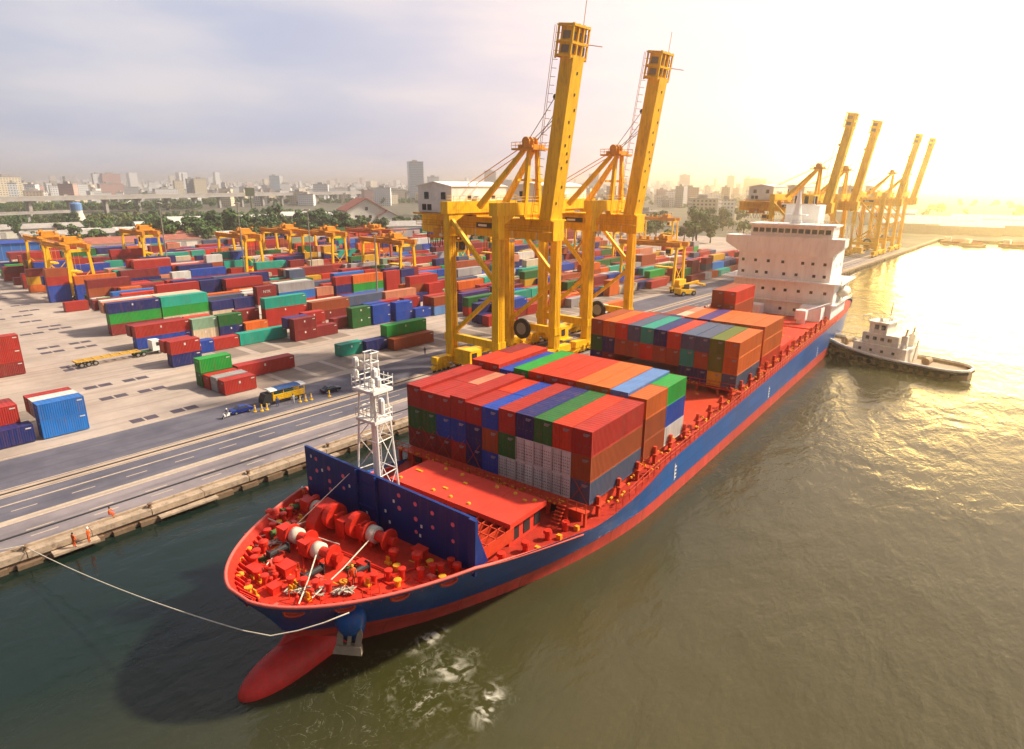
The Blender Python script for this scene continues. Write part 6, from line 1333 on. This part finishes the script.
# trees
def leafmat(n, c):
    m = mat(n, c, .7, var=.45, scale=.5, rand=.25); m.node_tree.nodes["Principled BSDF"].inputs["Specular IOR Level"].default_value = .25; return m
LM = [leafmat("leaves_dark", (.06, .115, .032)), leafmat("leaves_mid", (.08, .145, .035)), leafmat("leaves_yellowish", (.13, .155, .04))]
def crown_mesh(seed, w_, h, n, mt, size=.85):
    q = random.Random(seed); mb = MB(); blobs = [(q.uniform(-.55, .55) * w_, q.uniform(-.55, .55) * w_, h * q.uniform(.42, .9), w_ * q.uniform(.28, .52)) for _ in range(9)]
    for i in range(n):
        bx, by, bz, br_ = q.choice(blobs); a = q.uniform(0, 2 * pi); c = q.uniform(-1, 1); r_ = br_ * q.random() ** .35; s_ = sqrt(1 - c * c)
        P_ = Vector((bx + r_ * s_ * cos(a), by + r_ * s_ * sin(a), bz + r_ * c * .8)); nrm_ = Vector((s_ * cos(a), s_ * sin(a), c)) + Vector((q.uniform(-.7, .7), q.uniform(-.7, .7), q.uniform(-.3, .9))); nrm_.normalize()
        t_ = nrm_.orthogonal().normalized(); b_ = nrm_.cross(t_); an = q.uniform(0, pi); t2_ = t_ * cos(an) + b_ * sin(an); b2_ = nrm_.cross(t2_); sz = size * q.uniform(.5, 1.2)
        mb.add([P_ + t2_ * sz, P_ + b2_ * sz * .7, P_ - t2_ * sz, P_ - b2_ * sz * .7], [(0, 1, 2, 3)])
    return mb.mesh("crown", mt)
TV = []
for s_, (w_, h, m) in enumerate(((4.2, 9, 0), (5.0, 11, 0), (3.6, 8, 1), (4.6, 10, 1), (3.4, 7.5, 2), (5.4, 12, 0))):
    tk = MB().tube([(0, 0, 0), (.1, 0, h * .35), (0, .1, h * .6)], [.35, .25, .12], 7)
    for k in range(4): a = k * 1.7; tk.tube([(0, 0, h * .38), (cos(a) * w_ * .4, sin(a) * w_ * .4, h * .68)], [.15, .05], 5)
    TV.append((crown_mesh(s_, w_, h, 520, LM[m]), tk.mesh("trunk", M['bark']), ("dark green", "dark green", "mid green", "mid green", "yellowish green", "dark green")[s_]))
tr_ = random.Random(17)
def tree(p, label, group, s=1.0, vi=None):
    v = TV[vi if vi is not None else tr_.randrange(6)]; t = link("tree_trunk_root", None); t.name = "broadleaf_tree"; t.location = (p.x, p.y, GZ); t.rotation_euler = (0, 0, tr_.uniform(0, 6.3)); k = s * tr_.uniform(.8, 1.25); t.scale = (k, k, k * tr_.uniform(.85, 1.15))
    link("crown", v[0], t); link("trunk", v[1], t); tag(t, "%s %s" % (v[2], label), "tree", "%s %s" % (v[2], group))
def belt(n, ua, ub, da, db, label, group, s=1.0):
    for _ in range(n): tree(polar(tr_.uniform(ua, ub), tr_.uniform(da, db)), label, group, s)
belt(124, 140, 350, 425, 560, "tree in the dense belt between yard and viaduct", "trees in the belt behind the yard", 1.2)
belt(34, 85, 165, 430, 600, "tree among the sheds behind the left yard gantry", "trees among the left sheds", .85)
belt(30, -5, 80, 400, 700, "tree at the left end between blue hall and viaduct", "trees at the left end", .9)
belt(38, 330, 450, 440, 640, "tree beside the white gabled house", "trees beside the gabled house", 1.1)
belt(40, 590, 750, 430, 680, "tree in the hazy grove right of the second crane", "trees in the hazy grove", 1.3)
for _ in range(26): tree(polar(tr_.uniform(900, 1040), tr_.uniform(660, 800)), "tree on the far river bank in the glare", "trees on the far bank", .8, (0, 2, 4)[_ % 3])
# tree cover farther off that nobody could count
fm2 = MB(); CL = [([tuple(v.co) for v in crown_mesh(40 + k, 4.6, 10, 130, LM[0], 1.5).vertices], k % 3) for k in range(3)]
def scatter(n, ua, ub, da, db, sc):
    for _ in range(n):
        p = polar(tr_.uniform(ua, ub), tr_.uniform(da, db)); vs, mi = CL[tr_.randrange(3)]; k = sc * tr_.uniform(.7, 1.2); a = tr_.uniform(0, 6.3); ca, sa = cos(a) * k, sin(a) * k
        fm2.add([(p.x + x * ca - y * sa, p.y + x * sa + y * ca, GZ + z * k) for x, y, z in vs], [(4 * i, 4 * i + 1, 4 * i + 2, 4 * i + 3) for i in range(len(vs) // 4)], mi)
scatter(560, -25, 345, 600, 850, .48); scatter(460, -25, 200, 960, 1130, .9); scatter(260, 150, 420, 1160, 1320, .9); scatter(150, 60, 350, 570, 800, .8); scatter(260, -20, 700, 1020, 2600, 1.3); scatter(90, 560, 1040, 900, 1800, 1.3)
tag(fm2.build("tree_cover", LM), "green tree cover spread between the city buildings and round the viaduct", "trees", None, "stuff")
# sheds on the far bank
for i, (u, d, w_, h, lab) in enumerate([(918, 640, 40, 8, "pale shed on the far bank beside the farthest crane"), (945, 690, 60, 9, "long pale warehouse on the far bank, second from the crane"), (972, 640, 50, 7, "pale warehouse low by the water in the middle of far bank"), (1000, 720, 60, 10, "large pale warehouse on the far bank near the right edge"), (1030, 660, 60, 8, "pale warehouse at the right end of the far bank"), (880, 760, 70, 12, "hazy warehouse behind the last pair of quay cranes")]):
    p = polar(u, d); t = empty("warehouse", (p.x, p.y, GZ), RD(8)); tag(t, lab, "warehouse"); MB().box(-w_ / 2, w_ / 2, -11, 11, 0, h).build("wall", wl, t); MB().prism_x([(-12, h), (12, h), (0, h + 3.4)], -w_ / 2 - 1, w_ / 2 + 1).build("roof", roofw, t)

# ------------------------------------------------------------------ haze in the air
hz = MB().box(-9200, 9200, -900, 12200, -3.5, 92).build("haze", None) if False else None
hm_ = bpy.data.materials.new("haze_air"); hm_.use_nodes = True; nt = hm_.node_tree; nt.nodes.clear(); ho_ = nt.nodes.new("ShaderNodeOutputMaterial"); pv = nt.nodes.new("ShaderNodeVolumePrincipled")
pv.inputs["Color"].default_value = (1.0, .955, .91, 1); pv.inputs["Density"].default_value = 0.00036; pv.inputs["Anisotropy"].default_value = 0.87
nt.links.new(pv.outputs[0], ho_.inputs["Volume"])
hz = MB().box(-9200, 9200, -900, 12200, -3.5, 92).build("haze", hm_); tag(hz, kind="stuff", label="thin warm haze over the harbour and river", cat="haze")
